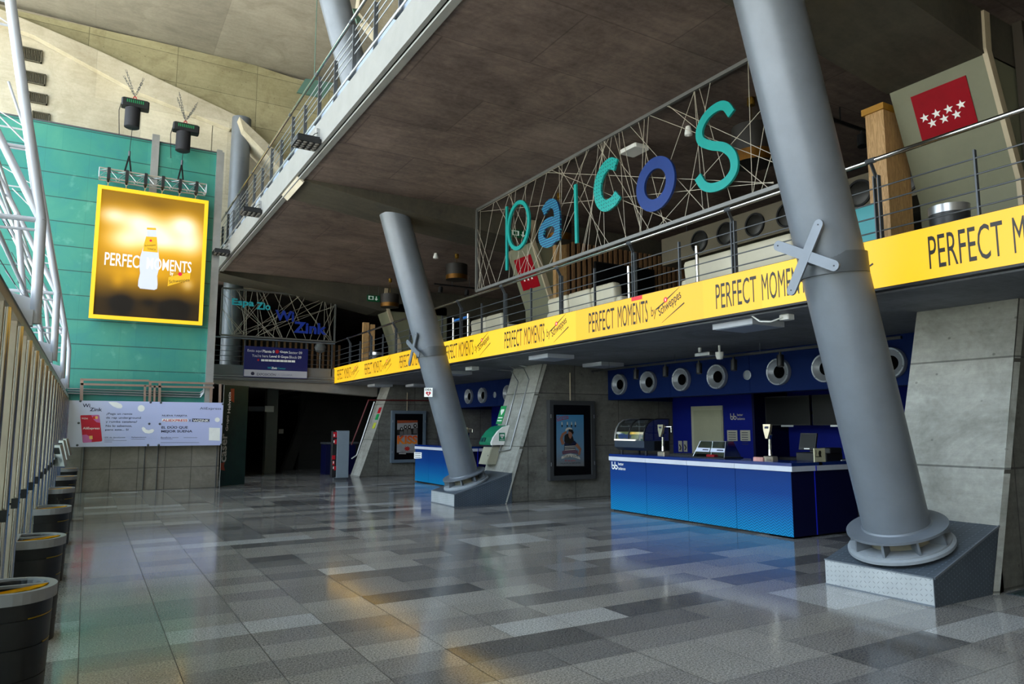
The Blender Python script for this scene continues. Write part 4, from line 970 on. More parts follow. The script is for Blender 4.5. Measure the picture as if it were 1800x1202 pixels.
for i, (x0, x1, y) in enumerate(((510, 543, 700), (578, 607, 702))):
    A = at(x0, y, 'Z', 2.9); B = at(x1, y, 'Z', 2.9); m = MB(); m.box(A.x, A.x+0.9, A.y-0.6, A.y-0.2, 2.92, 2.985)
    tag(m.build('ceiling_lamp', M('unlit_lamp_panel', '#8f969e', 0.4)), ('unlit ceiling panel lamp in the dark passage near the hanging sign', 'unlit ceiling panel lamp in the dark passage near the grey totem')[i], 'lamp')

# ---- fire point totem
tx0, tx1 = 6.56, 6.95
t = thing('fire_point_totem', 'slim grey totem with red fire equipment signs beside the far fin', 'totem', (6.7, 21.5, 0))
m = MB(); m.cbox(6.56, 6.94, 21.42, 21.62, 0.07, 1.48, 0.01); m.build('cabinet', M('totem_grey', '#7b868f', 0.4), t)
m = MB(); m.cbox(6.42, 6.56, 21.44, 21.60, 0.09, 1.47, 0.01); m.build('dark_side', blackm, t)
m = MB(); pl = faceS(21.435)
for z0_, z1_, x0_, x1_ in ((1.28, 1.44, 6.44, 6.55), (1.08, 1.22, 6.48, 6.55), (0.62, 0.74, 6.42, 6.52), (0.45, 0.58, 6.44, 6.5), (0.30, 0.42, 6.49, 6.55)): m.rect(pl, x0_, x1_, z0_, z1_, 0.012)
m.build('red_labels', red, t)
m = MB()
for z0_ in (1.31, 1.12, 0.50, 0.34): m.rect(pl, 6.455, 6.48, z0_, z0_+0.07, 0.003, 0.013)
m.build('white_pictograms', whitem, t)
m = MB(); m.box(6.5, 6.9, 21.46, 21.58, 0, 0.07); m.build('foot', steel_d, t)
# pipes on the far fin
fpl = lambda z: 7.58+z*0.345
t = thing('sprinkler_pipe', 'thin red pipe climbing the far concrete fin and running along its top', 'pipe', (6.9, 22.2, 0))
m = MB(); m.path([at(618, 782, 'Y', 22.24), at(648, 703, 'Y', 22.24), at(760, 704, 'Y', 22.24)], 0.022, 8); m.build('pipe', M('pipe_red', '#5c1212', 0.45), t)
t = thing('conduit_pipe', 'white conduit climbing the far concrete fin', 'pipe', (7.4, 22.2, 0))
m = MB(); m.path([at(618, 806, 'Y', 22.2), at(627, 800, 'Y', 22.2), at(658, 706, 'Y', 22.2)], 0.02, 8); m.build('pipe', white, t)
pl = Pl((fpl(1.4)-0.01, 22.52, 1.4), (0, -1, 0), (0.345, 0, 1)); 
for nm, c, z_, lb in (('fire_sign', red, 0.78, 'small red fire sign at the top of the far fin'), ('exit_arrow_sign', M('sign_green', '#0f8a4a', 0.45), 0.55, 'small green sign below the red one on the far fin'), ('hazard_sign', M('sign_yellow_green', '#b7bf3a', 0.45), 0.25, 'yellow and white notice on the far fin')):
    m = MB(); m.rect(pl, -0.15, 0.08, z_-0.1, z_+0.1, 0.01); o = m.build(nm, c); tag(o, lb, 'sign')

# ---- poster light boxes
def poster(name, label, y, x0, x1, z0, z1, sheet_mat, fill, frame_mat):
    t = thing(name, label, 'poster', ((x0+x1)/2, y, z0))
    pl = faceS(y-0.12); m = MB()
    for b_ in ((x0, x1, z0, z0+0.1), (x0, x1, z1-0.1, z1), (x0, x0+0.1, z0+0.1, z1-0.1), (x1-0.1, x1, z0+0.1, z1-0.1)): m.box(b_[0], b_[1], y-0.13, y-0.0, b_[2], b_[3])
    m.build('frame', frame_mat, t)
    m = MB(); m.box(x0+0.09, x1-0.09, y-0.10, y-0.02, z0+0.09, z1-0.09); m.build('black_mount', M('poster_black_mount', '#050506', 0.3), t)
    m = MB(); zz = (z0+0.35, z1-0.35)
    for z_ in zz: m.box(x0+0.02, x0+0.035, y-0.135, y-0.13, z_-0.04, z_+0.04); m.box(x1-0.035, x1-0.02, y-0.135, y-0.13, z_-0.04, z_+0.04)
    m.build('latch', alu, t)
    fill(t, Pl((0, y-0.10, 0), (1, 0, 0)))
    return t
def gira(t, pl):
    q = lambda x, y: (960+x/10.925, 720+y/10.927)
    sky_ = NT('poster_sky_print'); s = sky_.sep(sky_.pos()); sky_.link(sky_.ramp(sky_.math('DIVIDE', sky_.math('SUBTRACT', s[2], 0.76), 1.1), [(0.0, hx('#6a6b6c')), (0.3, hx('#5f7c92')), (1.0, hx('#3f7ea8'))]), sky_.b.inputs['Base Color'])
    m = MB(); ppoly(m, pl, [q(195, 98), q(718, 98), q(728, 1083), q(198, 1083)], 0.002, 0.002); m.build('sheet', sky_.m, t)
    def P(pts, col, nm, d=0.006): m = MB(); ppoly(m, pl, [q(*p) for p in pts], 0.001, d); return m.build(nm, col, t)
    skin = M('print_skin', '#8a5d46', 0.5); hair = M('print_dark', '#1b1712', 0.5)
    P([(380, 470), (350, 500), (345, 600), (370, 660), (430, 680), (500, 670), (530, 600), (510, 520), (470, 440)], hair, 'hair_print')
    P([(425, 400), (480, 395), (500, 440), (495, 500), (475, 545), (455, 560), (430, 520), (420, 460)], skin, 'face_print', 0.008)
    P([(345, 640), (420, 640), (450, 680), (540, 590), (588, 650), (555, 700), (560, 790), (340, 790)], M('print_navy', '#161a33', 0.5), 'shirt_print', 0.0075)
    m = MB()
    for y_ in (690, 722, 756): ppoly(m, pl, [q(352, y_+10), q(552, y_), q(552, y_+12), q(352, y_+24)], 0.001, 0.0095)
    ppoly(m, pl, [q(*p) for p in ((368, 372), (400, 345), (450, 340), (495, 362), (500, 390), (430, 375), (365, 415))], 0.001, 0.0095)
    for x_ in (300, 405, 485, 560): ppoly(m, pl, [q(x_-8, 235), q(x_+4, 232), q(x_+12, 290), q(x_-10, 290)], 0.001, 0.008)
    ppoly(m, pl, [q(*p) for p in ((290, 900), (380, 860), (460, 845), (560, 865), (640, 910), (650, 955), (550, 920), (460, 905), (370, 920), (290, 945))], 0.001, 0.0095)
    m.build('white_print', M('dim_print_white', '#b9b5a8', 0.5), t)
    P([(430, 372), (500, 380), (523, 440), (505, 475), (470, 430), (425, 415)], hair, 'cap_peak_print', 0.011)
    m = MB(); m.stroke(pl, [pu(pl, *q(*p)) for p in ((385, 425), (315, 475), (285, 560), (325, 665))], 0.075, 0.001, 0.009, [0.05, 0.065, 0.075, 0.08]); m.stroke(pl, [pu(pl, *q(*p)) for p in ((570, 665), (650, 760), (625, 870))], 0.07, 0.001, 0.009, [0.08, 0.07, 0.05]); m.build('arms_print', skin, t)
    P([(300, 800), (360, 770), (600, 780), (610, 850), (460, 830), (310, 860)], M('print_mauve', '#5e4350', 0.5), 'mauve_band_print', 0.0085)
    for x_ in (300, 400, 480, 555): P([(x_-12, 290), (x_+14, 290), (x_+10, 332), (x_-6, 335)], hair, 'small_boot_print', 0.0085)
    def zt(m, st, x0, y0, x1, h, **k): a = q(x0, y0); b = q(x1, y0); ptext(m, pl, st, a[0], a[1], b[0], h/10.9, **k)
    m = MB(); a, b = pu(pl, *q(200, 200)); text(m, pl, 'Gira', a, b, 0.17, 0.09, rot=0.12, shear=0.3, d=0.008); a, b = pu(pl, *q(330, 170)); text(m, pl, 'Vive', a, b, 0.14, 0.07, rot=0.12, shear=0.3, d=0.008); m.stroke(pl, [pu(pl, *q(200, 218)), pu(pl, *q(430, 165))], 0.012, 0.001, 0.006)
    zt(m, '30 de Julio', 350, 1003, 558, 40, d=0.01); m.build('lettering', M('print_red', '#a3241f', 0.5), t)
    m = MB(); zt(m, 'GIRA VIVE', 330, 920, 608, 44, d=0.012); zt(m, 'PALACIO de DEPORTES', 275, 1045, 655, 26, d=0.01); m.build('lettering', M('print_dark', '#1b1712'), t)
framegrey = M('poster_frame_grey', '#4a4b4c', 0.45, 0.4)
poster('poster_light_box', 'dark framed poster with a sailor capped figure on the middle fin', 13.12, 8.68, 9.91, 0.44, 2.18, None, gira, framegrey)
def kiss(t, pl):
    q = lambda x, y: (680+x/10.922, 720+y/10.927)
    def P(pts, col, nm, d=0.006): m = MB(); ppoly(m, pl, [q(*p) for p in pts], 0.001, d); return m.build(nm, col, t)
    m = MB(); ppoly(m, pl, [q(200, 205), q(590, 205), q(590, 830), q(190, 822)], 0.002, 0.002); m.build('sheet', M('print_grey', '#8a8888', 0.5, 0, 0.1), t)
    P([(200, 205), (590, 205), (590, 245), (200, 262)], M('print_rust', '#8a3f20', 0.5), 'rust_band_print', 0.005)
    P([(195, 385), (585, 350), (585, 480), (192, 490)], M('print_dark', '#1b1712'), 'group_print', 0.0065)
    for cx, cy in ((280, 375), (355, 335), (430, 335), (540, 310)):
        P(ell(cx, cy, 32, 42, 14), M('print_dark', '#1b1712'), 'hair_print', 0.007); P(ell(cx+2, cy-3, 13, 19, 12), M('print_pale', '#a9a5a0', 0.5), 'face_print', 0.0085)
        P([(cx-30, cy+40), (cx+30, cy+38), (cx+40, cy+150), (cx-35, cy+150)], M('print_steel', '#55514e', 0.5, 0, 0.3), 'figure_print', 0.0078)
    def zt(m, st, x0, y0, x1, h, **k): a = q(x0, y0); b = q(x1, y0); ptext(m, pl, st, a[0], a[1], b[0], h/10.9, **k)
    fl = NT('print_flame_letters'); s = fl.sep(fl.pos()); fl.link(fl.ramp(fl.math('DIVIDE', fl.math('SUBTRACT', s[2], 1.0), 0.36), [(0.0, hx('#d07a1c')), (1.0, hx('#b5301a'))]), fl.b.inputs['Base Color'])
    m = MB(); zt(m, 'KISS', 195, 662, 583, 165, bold=0.04, d=0.012); m.build('lettering', fl.m, t)
    m = MB(); P0 = q(388, 748); st_ = []
    for i in range(18): r = 70 if i % 2 == 0 else 38; th = 2*math.pi*i/18; st_.append(q(388+r*math.cos(th), 748+r*0.75*math.sin(th)))
    ppoly(m, pl, st_, 0.001, 0.007); m.build('red_burst_print', M('print_red', '#a3241f'), t)
    m = MB(); zt(m, 'END OF THE ROAD', 265, 806, 505, 14, d=0.008); m.build('lettering', M('print_dark', '#1b1712'), t)
    m = MB(); ppoly(m, pl, [q(232, 835), q(365, 835), q(365, 852), q(232, 852)], 0.001, 0.003); m.build('sponsor_strip', M('print_pale', '#a9a5a0'), t)
poster('poster_light_box', 'grey framed rock concert poster with flame letters on the far fin', 22.3, 8.6, 9.81, 0.43, 2.13, None, kiss, M('poster_frame_blue_grey', '#687682', 0.4, 0.3))
for i, (x, y0, y1, Yp) in enumerate(((1002, 655, 704, 13.08), (716, 690, 722, 22.26))):
    A, B = at(x, y0, 'Y', Yp), at(x, y1, 'Y', Yp); m = MB(); m.tube(A, (A.x, Yp, B.z), 0.014, 8)
    tag(m.build('conduit_pipe', cream_edge), ('pale conduit dropping to the sailor cap poster', 'pale conduit dropping to the flame letter poster')[i], 'pipe')

# ---- defibrillator station on the middle fin's sloping face
sl = V((0.345, 0, 1)).normalized()
pl = Pl((7.58, 13.7, 0), (0, -1, 0), sl); pl.o = V((7.575, 0, 0)); 
def fin_uv(x, y): return pu(pl, x, y)
for k, pts in enumerate((((872, 650), (900, 652), (912, 672), (880, 790), (876, 798)), ((880, 645), (922, 648), (931, 668), (898, 790), (886, 793), (862, 793)))):
    m = MB(); P = [pl.pt(*fin_uv(x, y), 0.02) for x, y in pts]; m.path(P, 0.014, 8)
    tag(m.build('conduit_pipe', galv, None, True), ('steel conduit nearer the bar side running down the middle fin', 'steel conduit nearer the poster bending at its foot on the middle fin')[k], 'pipe')
t = thing('defibrillator_box', 'curved green and white defibrillator box on the middle fin', 'defibrillator', tuple(pl.pt(*fin_uv(868, 775))))
a0, b0 = fin_uv(873, 781); cc_ = -14.02; w2 = 0.19
zc = b0
def arcprof(x0, h, dpt, n=10): return [(dpt*math.sin(math.pi/2*min(1, i/(n-2)))*1.0 if i < n-1 else dpt, i) for i in range(n)]
prof = [(0.0, 0.0), (0.30, 0.0), (0.33, 0.05), (0.315, 0.18), (0.25, 0.32), (0.15, 0.42), (0.0, 0.46)]
ya_, yb_ = 14.34, 13.80
def station_prism(prof, y0, y1, zbase, inset=0.0):
    m = MB(); P = [pl.o+sl*(zbase+h)+V((-d, 0, 0)) for d, h in prof]; P = [V((p.x, y0, p.z)) for p in P]; m.prism(P, (0, y1-y0, 0)); return m
zb0 = at(850, 782, 'Y', 14.0).z/sl.z
station_prism(prof, yb_, ya_, zb0).build('white_body', whitem, t)
station_prism([(d+0.012 if d > 0.05 else d, h+0.0) for d, h in prof], yb_+0.06, ya_+0.01, zb0).build('green_cover', M('aed_green', '#0f7a58', 0.4), t)
ps = faceS(yb_-0.004); m = MB(); c0 = pl.o+sl*(zb0+0.2)
m.rect(ps, c0.x-0.19, c0.x-0.04, c0.z-0.10, c0.z+0.08, 0.002); m.build('green_panel', M('aed_green', '#0f7a58'), t)
m = MB(); m.disc(ps, c0.x-0.14, c0.z+0.02, 0.03, 0.001, 0.003); m.disc(ps, c0.x-0.09, c0.z+0.02, 0.03, 0.001, 0.003); m.poly(ps, [(c0.x-0.168, c0.z+0.01), (c0.x-0.062, c0.z+0.01), (c0.x-0.115, c0.z-0.05)], 0.001, 0.003); text(m, ps, 'AED', c0.x-0.17, c0.z-0.09, 0.11, 0.03, d=0.003); m.build('heart', whitem, t)
m = MB(); pf = Pl((pl.o+sl*(zb0+0.05)+V((-0.345, 0, 0))), (0, -1, 0), sl)
for k in range(2): m.rect(pf, -ya_+0.02+k*0.12, -ya_+0.12+k*0.12, 0.02, 0.12, 0.006)
m.build('cover_window', M('aed_dark', '#0a4a44', 0.2), t)
t = thing('junction_box', 'beige metal box below the green defibrillator box', 'box', tuple(pl.pt(-14.05, zb0-0.5)))
station_prism([(0.0, -0.45), (0.22, -0.45), (0.22, -0.05), (0.0, -0.05)], 13.9, 14.3, zb0).build('casing', M('box_beige', '#a5a38f', 0.5), t)
m = MB(); pf = Pl(pl.o+V((-0.222, 0, 0)), (0, -1, 0), sl); m.rect(pf, -14.18, -13.92, zb0-0.43, zb0-0.07, 0.008); bd_ = m.build('door', M('box_beige', '#a5a38f'), t)
m = MB(); m.disc(pf, -13.96, zb0-0.25, 0.012, 0.008, 0.008, 10); m.build('lock', steel_d, bd_)
t = thing('defibrillator_sign', 'green sign with a white heart above the defibrillator box', 'sign', tuple(pl.pt(-14.1, 2.1)))
a, b = fin_uv(882, 728); m = MB(); m.rect(pl, a-0.13, a+0.13, b-0.24, b+0.2, 0.008); m.build('plate', M('sign_green', '#0f8a4a'), t)
m = MB(); m.disc(pl, a-0.035, b+0.08, 0.042, 0.001, 0.009); m.disc(pl, a+0.035, b+0.08, 0.042, 0.001, 0.009); m.poly(pl, [(a-0.075, b+0.07), (a+0.075, b+0.07), (a, b-0.03)], 0.001, 0.009)
for k in range(2): m.rect(pl, a-0.1, a+0.1, b-0.10-0.07*k, b-0.075-0.07*k, 0.001, 0.009)
m.build('heart', whitem, t)

# ---- bar counters
cf = counter_front_mat()
def counter(x0, y0, y1, x1, label, n=4, side=True):
    t = thing('bar_counter', label, 'counter', ((x0+x1)/2, (y0+y1)/2, 0))
    m = MB(); m.box(x0+0.01, x0+0.62, y0+0.02, y1-0.01, 0.03, 1.02); m.box(x0+0.6, x1, y0+0.02, y0+0.5, 0.03, 1.02); m.build('carcass', navyd, t)
    for k in range(n):
        ya_ = y0+(y1-y0)*k/n; yb_ = y0+(y1-y0)*(k+1)/n; m = MB(); m.box(x0-0.012, x0+0.01, ya_+0.004, yb_-0.004, 0.03, 0.955); m.build('front_panel', cf, t)
    m = MB(); m.box(x0-0.02, x0+0.68, y0-0.02, y1+0.02, 1.03, 1.078); m.box(x0+0.6, x1, y0-0.02, y0+0.55, 1.03, 1.078); m.build('countertop', M('navy_countertop', '#0c2766', 0.18), t)
    bandm = M('white_counter_band', '#c3c6cf', 0.4)
    for k in range(n):
        ya_ = y0+(y1-y0)*k/n; yb_ = y0+(y1-y0)*(k+1)/n; m = MB(); m.box(x0-0.03, x0+0.02, ya_+(0.003 if k else -0.03), yb_-0.003+(0.02 if k == n-1 else 0), 0.955, 1.03); m.build('white_band', bandm, t)
    if side:
        m = MB(); m.box(x0+0.01, x1, y0-0.03, y0, 0.955, 1.03); m.build('white_band', bandm, t)
        m = MB(); m.box(x0-0.01, x1, y0+0.0, y0+0.02, 0.03, 0.955); m.build('side_panel', navyd, t)
        m = MB(); m.box(x0+0.50, x0+0.515, y0-0.008, y0+0.003, 0.03, 0.955); m.box(x0+0.50, x0+0.515, y0-0.04, y0-0.028, 0.955, 1.03); m.build('blue_light_strip', M('blue_led_strip', '#0c18a0', 0.4, 0, 0, 0.35), t)
    m = MB(); m.box(x0+0.03, x1-0.02, y0+0.04, y0+0.46, 0, 0.03); m.box(x0+0.03, x0+0.58, y0+0.04, y1-0.04, 0, 0.03); m.build('plinth', blackm, t)
    return t
CN = counter(8.80, 6.90, 11.06, 10.3, 'long blue bar counter with a white band beside the nearer column')
pl = faceW(8.787); q = lambda x, y: (1000+x/4.0, 780+y/4.0)
def bb_logo(m, pl, a, b, k):
    for dx in (0.045, 0.135):
        m.annulus(pl, a+dx, b+0.045, 0.045, 0.045, 0.024, 0.024, 0.001, 0.002, 20); m.rect(pl, a+dx-0.045, a+dx-0.024, b+0.045, b+0.145, 0.001, 0.002)
    text(m, pl, 'better', a+0.20, b+0.085, 0.16, 0.055, bold=0.01, d=0.003); text(m, pl, 'balance', a+0.20, b+0.0, 0.21, 0.055, bold=0.01, d=0.003)
a, b = pu(pl, *q(302, 178)); m = MB(); bb_logo(m, pl, a, b, 1); m.build('logo_lettering', whitem, CN)
C2 = counter(8.42, 16.8, 19.75, 9.9, 'blue bar counter half hidden behind the farther column', 3)
pl = faceW(8.405); m = MB(); a, b = pu(pl, 728, 806); m.poly(pl, [(a, b), (a+0.55, b+0.03), (a+0.55, b+0.2), (a, b+0.19)], 0.003, 0.001); m.build('white_sticker', whitem, C2)
m = MB()
for k in range(3): m.rect(pl, a+0.06, a+0.49, b+0.04+k*0.055, b+0.055+k*0.055, 0.001, 0.004)
m.build('sticker_lines', inkdark, C2)
t = thing('bar_counter', 'dark blue counter end behind the grey totem at the passage', 'counter', (7.3, 24, 0))
m = MB(); m.box(6.98, 8.0, 24.0, 24.6, 0, 1.0); m.build('carcass', navyd, t); m = MB(); m.box(6.95, 8.1, 23.97, 24.6, 1.02, 1.08); m.build('countertop', steel_d, t)

# ---- things on the counters
CT = 1.078
def tap(x, y, h, label, spout=True):
    t = thing('beer_tap', label, 'tap', (x, y, CT))
    m = MB(); m.cbox(x-0.07, x+0.07, y-0.09, y+0.09, CT, CT+0.07, 0.012); m.build('base', M('tap_base_plate', '#a49a8a', 0.3, 0.6), t)
    m = MB(); r = [(0.028, 0.09), (0.026, 0.2), (0.024, h*0.55), (0.03, h*0.62)]
    pts = [V((x, y, CT+0.08)), V((x, y+0.005, CT+h*0.3)), V((x-0.005, y-0.005, CT+h*0.6)), V((x-0.02, y-0.03, CT+h*0.72))]
    for a_, b_, r1, r2 in zip(pts, pts[1:], (0.036, 0.027, 0.024), (0.027, 0.024, 0.034)): m.tube(a_, b_, r1, 16, r2)
    m.build('column', chrome, t, True)
    m = MB(); pf = Pl((x-0.05, y, CT+h*0.55), (0, -1, 0), (0.08, 0, 1)); m.poly(pf, [(-0.07, h*0.45), (0.07, h*0.45), (0.06, h*0.28), (0.018, 0.03), (-0.018, 0.03), (-0.06, h*0.28)], 0.05, -0.02); bg_ = m.build('badge', M('tap_badge_gold', '#b3a78f', 0.25, 0.7), t)
    m = MB(); m.rect(pf, -0.035, 0.035, h*0.33, h*0.39, 0.003, 0.03); m.build('badge_mark', inkdark, bg_)
    if spout:
        m = MB(); m.tube((x, y-0.06, CT+h*0.93), (x+0.02, y-0.22, CT+h*0.93), 0.014, 10); m.tube((x+0.02, y-0.2, CT+h*0.95), (x+0.02, y-0.2, CT+h*0.75), 0.012, 10); m.build('spout', chrome, t, True)
    return t
tap(9.15, 9.95, 0.56, 'steel beer tap between the display case and the door')
tap(9.15, 7.55, 0.56, 'steel beer tap nearer the front end of the long counter', False)
tap(8.75, 17.0, 0.5, 'steel beer tap on the counter behind the farther column')
t = thing('drip_tray', 'low black drip tray beside the beer tap near the door', 'tray', (9.3, 9.45, CT)); m = MB(); m.cbox(9.15, 9.5, 9.12, 9.8, CT, CT+0.04, 0.01); m.build('tray', blackm, t)
m = MB()
for k in range(8): m.box(9.18, 9.47, 9.15+k*0.078, 9.18+k*0.078, CT+0.04, CT+0.046)
m.build('grille', steel_d, t)
# curved glass display case
DC = thing('display_case', 'curved glass heated display case on the far end of the counter', 'display case', (9.3, 10.75, CT))
dx0, dx1, dy0, dy1 = 8.98, 9.62, 10.28, 11.15
for x in (dx0+0.12, dx1-0.08):
    for y in (dy0+0.08, dy1-0.08): m = MB(); m.tube((x, y, CT), (x, y, CT+0.07), 0.025, 12); m.build('foot', blackm, DC)
m = MB(); m.prism([(dx0+0.1, dy0, CT+0.07), (dx0, dy0, CT+0.13), (dx0, dy0, CT+0.26), (dx1, dy0, CT+0.26), (dx1, dy0, CT+0.07)], (0, dy1-dy0, 0)); m.build('base_cabinet', M('case_blue_grey', '#39424f', 0.3, 0.3), DC)
m = MB(); m.rect(faceS(dy0-0.002), dx0+0.25, dx1-0.02, CT+0.08, CT+0.25, 0.004); m.build('rear_grille', blackm, DC)
arc = [(dx0, CT+0.26), (dx0+0.01, CT+0.38), (dx0+0.05, CT+0.50), (dx0+0.12, CT+0.59), (dx0+0.22, CT+0.65), (dx0+0.35, CT+0.67), (dx1, CT+0.67)]
for y in (dy0, dy1-0.02, (dy0+dy1)/2):
    m = MB()
    for (a_, c_), (b_, d_) in zip(arc, arc[1:]): m.bar((a_, y+0.01, c_), (b_, y+0.01, d_), 0.02, 0.022, (0, 1, 0))
    m.bar((dx1, y+0.01, CT+0.26), (dx1, y+0.01, CT+0.67), 0.025, 0.02, (0, 1, 0)); m.build('rib', blackm if y < dy1-0.1 else alu, DC)
m = MB()
for (a_, c_), (b_, d_) in zip(arc, arc[1:]): m.add([(a_, dy0+0.01, c_), (b_, dy0+0.01, d_), (b_, dy1-0.01, d_), (a_, dy1-0.01, c_)], [(0, 1, 2, 3)])
m.build('curved_glass', glass, DC)
m = MB(); m.add([(p_[0], dy0+0.005, p_[1]) for p_ in arc]+[(dx1, dy0+0.005, CT+0.26)], [tuple(range(8))]); m.build('side_glass', glass, DC)
m = MB()
for z in (0.40, 0.53): m.box(dx0+0.08 if z < 0.5 else dx0+0.15, dx1-0.03, dy0+0.03, dy1-0.03, CT+z, CT+z+0.008)
m.build('shelf', glass_mat('shelf_glass', '#9aa8a4', 0.2, 0.7), DC)
m = MB()
for z in (0.395, 0.525):
    for k in range(4): yy = dy0+0.08+k*0.23; m.box(dx0+0.1, dx0+0.115, yy, yy+0.02, CT+z, CT+z+0.03)
    m.box(dx0+0.11, dx0+0.12, dy0+0.03, dy1-0.03, CT+z-0.004, CT+z+0.01)
m.build('shelf_clips', alu, DC)
m = MB(); m.box(dx0-0.01, dx0+0.03, dy0+0.25, dy1, CT+0.255, CT+0.285); m.build('lit_strip', M('case_lit_strip', '#f3efe2', 0.3, 0, 0, 0.9), DC)
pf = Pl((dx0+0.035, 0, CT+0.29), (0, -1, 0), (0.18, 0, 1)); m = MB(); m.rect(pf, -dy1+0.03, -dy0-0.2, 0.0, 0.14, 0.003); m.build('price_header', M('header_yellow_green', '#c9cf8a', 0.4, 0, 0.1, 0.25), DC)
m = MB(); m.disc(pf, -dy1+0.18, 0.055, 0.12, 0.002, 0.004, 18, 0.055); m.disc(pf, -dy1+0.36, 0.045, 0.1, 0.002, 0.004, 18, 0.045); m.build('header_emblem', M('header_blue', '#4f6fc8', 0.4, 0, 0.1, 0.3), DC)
# glass cake cover
GC = thing('glass_cake_cover', 'low clear glass food cover with white label strips on the counter', 'food cover', (9.2, 8.75, CT))
m = MB(); gy0, gy1, gx0, gx1 = 8.35, 9.05, 9.0, 9.4
m.add([(gx0, gy0, CT+0.02), (gx0, gy1, CT+0.02), (gx0+0.12, gy1-0.07, CT+0.28), (gx0+0.12, gy0+0.07, CT+0.28), (gx1, gy0, CT+0.02), (gx1, gy1, CT+0.02), (gx1-0.1, gy1-0.07, CT+0.28), (gx1-0.1, gy0+0.07, CT+0.28)], [(0, 1, 2, 3), (3, 2, 6, 7), (0, 3, 7, 4), (1, 5, 6, 2), (4, 7, 6, 5)]); m.build('glass', glass, GC)
m = MB()
for p_, r_ in (((gx0, gy0, CT+0.02), (gx0+0.12, gy0+0.07, CT+0.28)), ((gx0, gy1, CT+0.02), (gx0+0.12, gy1-0.07, CT+0.28)), ((gx0+0.12, gy0+0.07, CT+0.28), (gx0+0.12, gy1-0.07, CT+0.28)), ((gx0+0.12, gy0+0.07, CT+0.28), (gx1-0.1, gy0+0.07, CT+0.28)), ((gx0+0.06, (gy0+gy1)/2, CT+0.02), (gx0+0.12, (gy0+gy1)/2, CT+0.28))): m.tube(p_, r_, 0.006, 6)
m.build('edge_strips', alu, GC)
pf = Pl((gx0+0.04, 0, CT+0.10), (0, -1, 0), (0.12, 0, 0.26)); m = MB(); m.rect(pf, -gy1+0.03, -(gy0+gy1)/2-0.01, 0, 0.07, 0.002, 0.004); m.rect(pf, -(gy0+gy1)/2+0.01, -gy0-0.03, 0, 0.07, 0.002, 0.004); m.build('label_strip', M('pale_label', '#b9bfd0', 0.5), GC)
m = MB(); m.rect(pf, -gy1+0.18, -(gy0+gy1)/2-0.04, 0.025, 0.045, 0.001, 0.007); m.rect(pf, -(gy0+gy1)/2+0.15, -gy0-0.06, 0.025, 0.045, 0.001, 0.007); m.build('label_lines', inkdark, GC)
m = MB(); m.cbox(gx0-0.02, gx1+0.02, gy0-0.03, gy1+0.03, CT, CT+0.02, 0.005); m.build('base_board', blackm, GC)
m = MB(); m.cbox(9.05, 9.15, 8.62, 8.8, CT+0.02, CT+0.06, 0.008); tag(m.build('napkin_pack', red), 'small red pack inside the clear glass food cover', 'pack')
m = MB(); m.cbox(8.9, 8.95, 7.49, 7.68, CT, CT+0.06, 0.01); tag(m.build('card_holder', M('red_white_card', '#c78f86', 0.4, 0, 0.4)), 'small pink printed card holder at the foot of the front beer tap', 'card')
# till
t = thing('point_of_sale_till', 'black till with a tilted screen near the front end of the counter', 'till', (9.95, 7.35, CT))
m = MB(); m.cbox(9.75, 10.15, 7.0, 7.55, CT, CT+0.12, 0.01); m.build('cash_drawer', blackm, t)
m = MB(); pf = Pl((9.85, 7.42, CT+0.16), (0, -1, 0.0), (0.25, 0, 1)); m.rect(pf, -0.15, 0.15, 0.0, 0.27, 0.03, -0.03); m.build('screen', blackm, t); m = MB(); m.rect(pf, -0.13, 0.13, 0.035, 0.25, 0.002, 0.001); m.build('screen_glass', M('till_screen', '#1b1d1b', 0.4, spec=0.2), t)
m = MB(); m.rect(pf, -0.05, 0.05, 0.008, 0.025, 0.002, 0.001); m.build('screen_label', whitem, t); m = MB(); m.box(9.9, 9.95, 7.3, 7.4, CT+0.1, CT+0.2); m.build('stand', blackm, t)
m = MB(); m.cbox(9.8, 10.1, 6.97, 7.17, CT+0.12, CT+0.2, 0.01); tag(m.build('receipt_printer', blackm), 'small black receipt printer on top of the till drawer', 'printer')
t = thing('picture_card', 'cream card with a black bird picture standing on the counter end', 'card', (9.95, 6.98, CT))
A = at(1431, 788, 'Y', 6.95); B = at(1451, 805, 'Y', 6.95); m = MB(); m.box(A.x, B.x, 6.95, 6.965, CT, A.z); m.build('card', M('cream_card', '#cfc9a4', 0.5), t)
pl = faceS(6.948); q = lambda x, y: (1220+x/6, 680+y/6); m = MB(); ppoly(m, pl, [q(*p) for p in ((1318, 672), (1335, 672), (1342, 690), (1338, 715), (1345, 740), (1320, 735), (1312, 700))], 0.001); m.stroke(pl, [pu(pl, *q(1285, 665)), pu(pl, *q(1290, 700)), pu(pl, *q(1283, 735)), pu(pl, *q(1335, 735))], 0.01, 0.001); m.build('bird_print', blackink, t)
m = MB(); m.cbox(9.55, 9.62, 7.62, 7.72, CT, CT+0.05, 0.004)
m = MB(); m.path([V((10.0, 6.93, CT+0.01)), V((10.25, 6.94, CT+0.012)), V((10.3, 6.96, CT+0.01))], 0.006, 6); tag(m.build('cable', white), 'thin white cable lying on the counter behind the nearer column', 'cable')
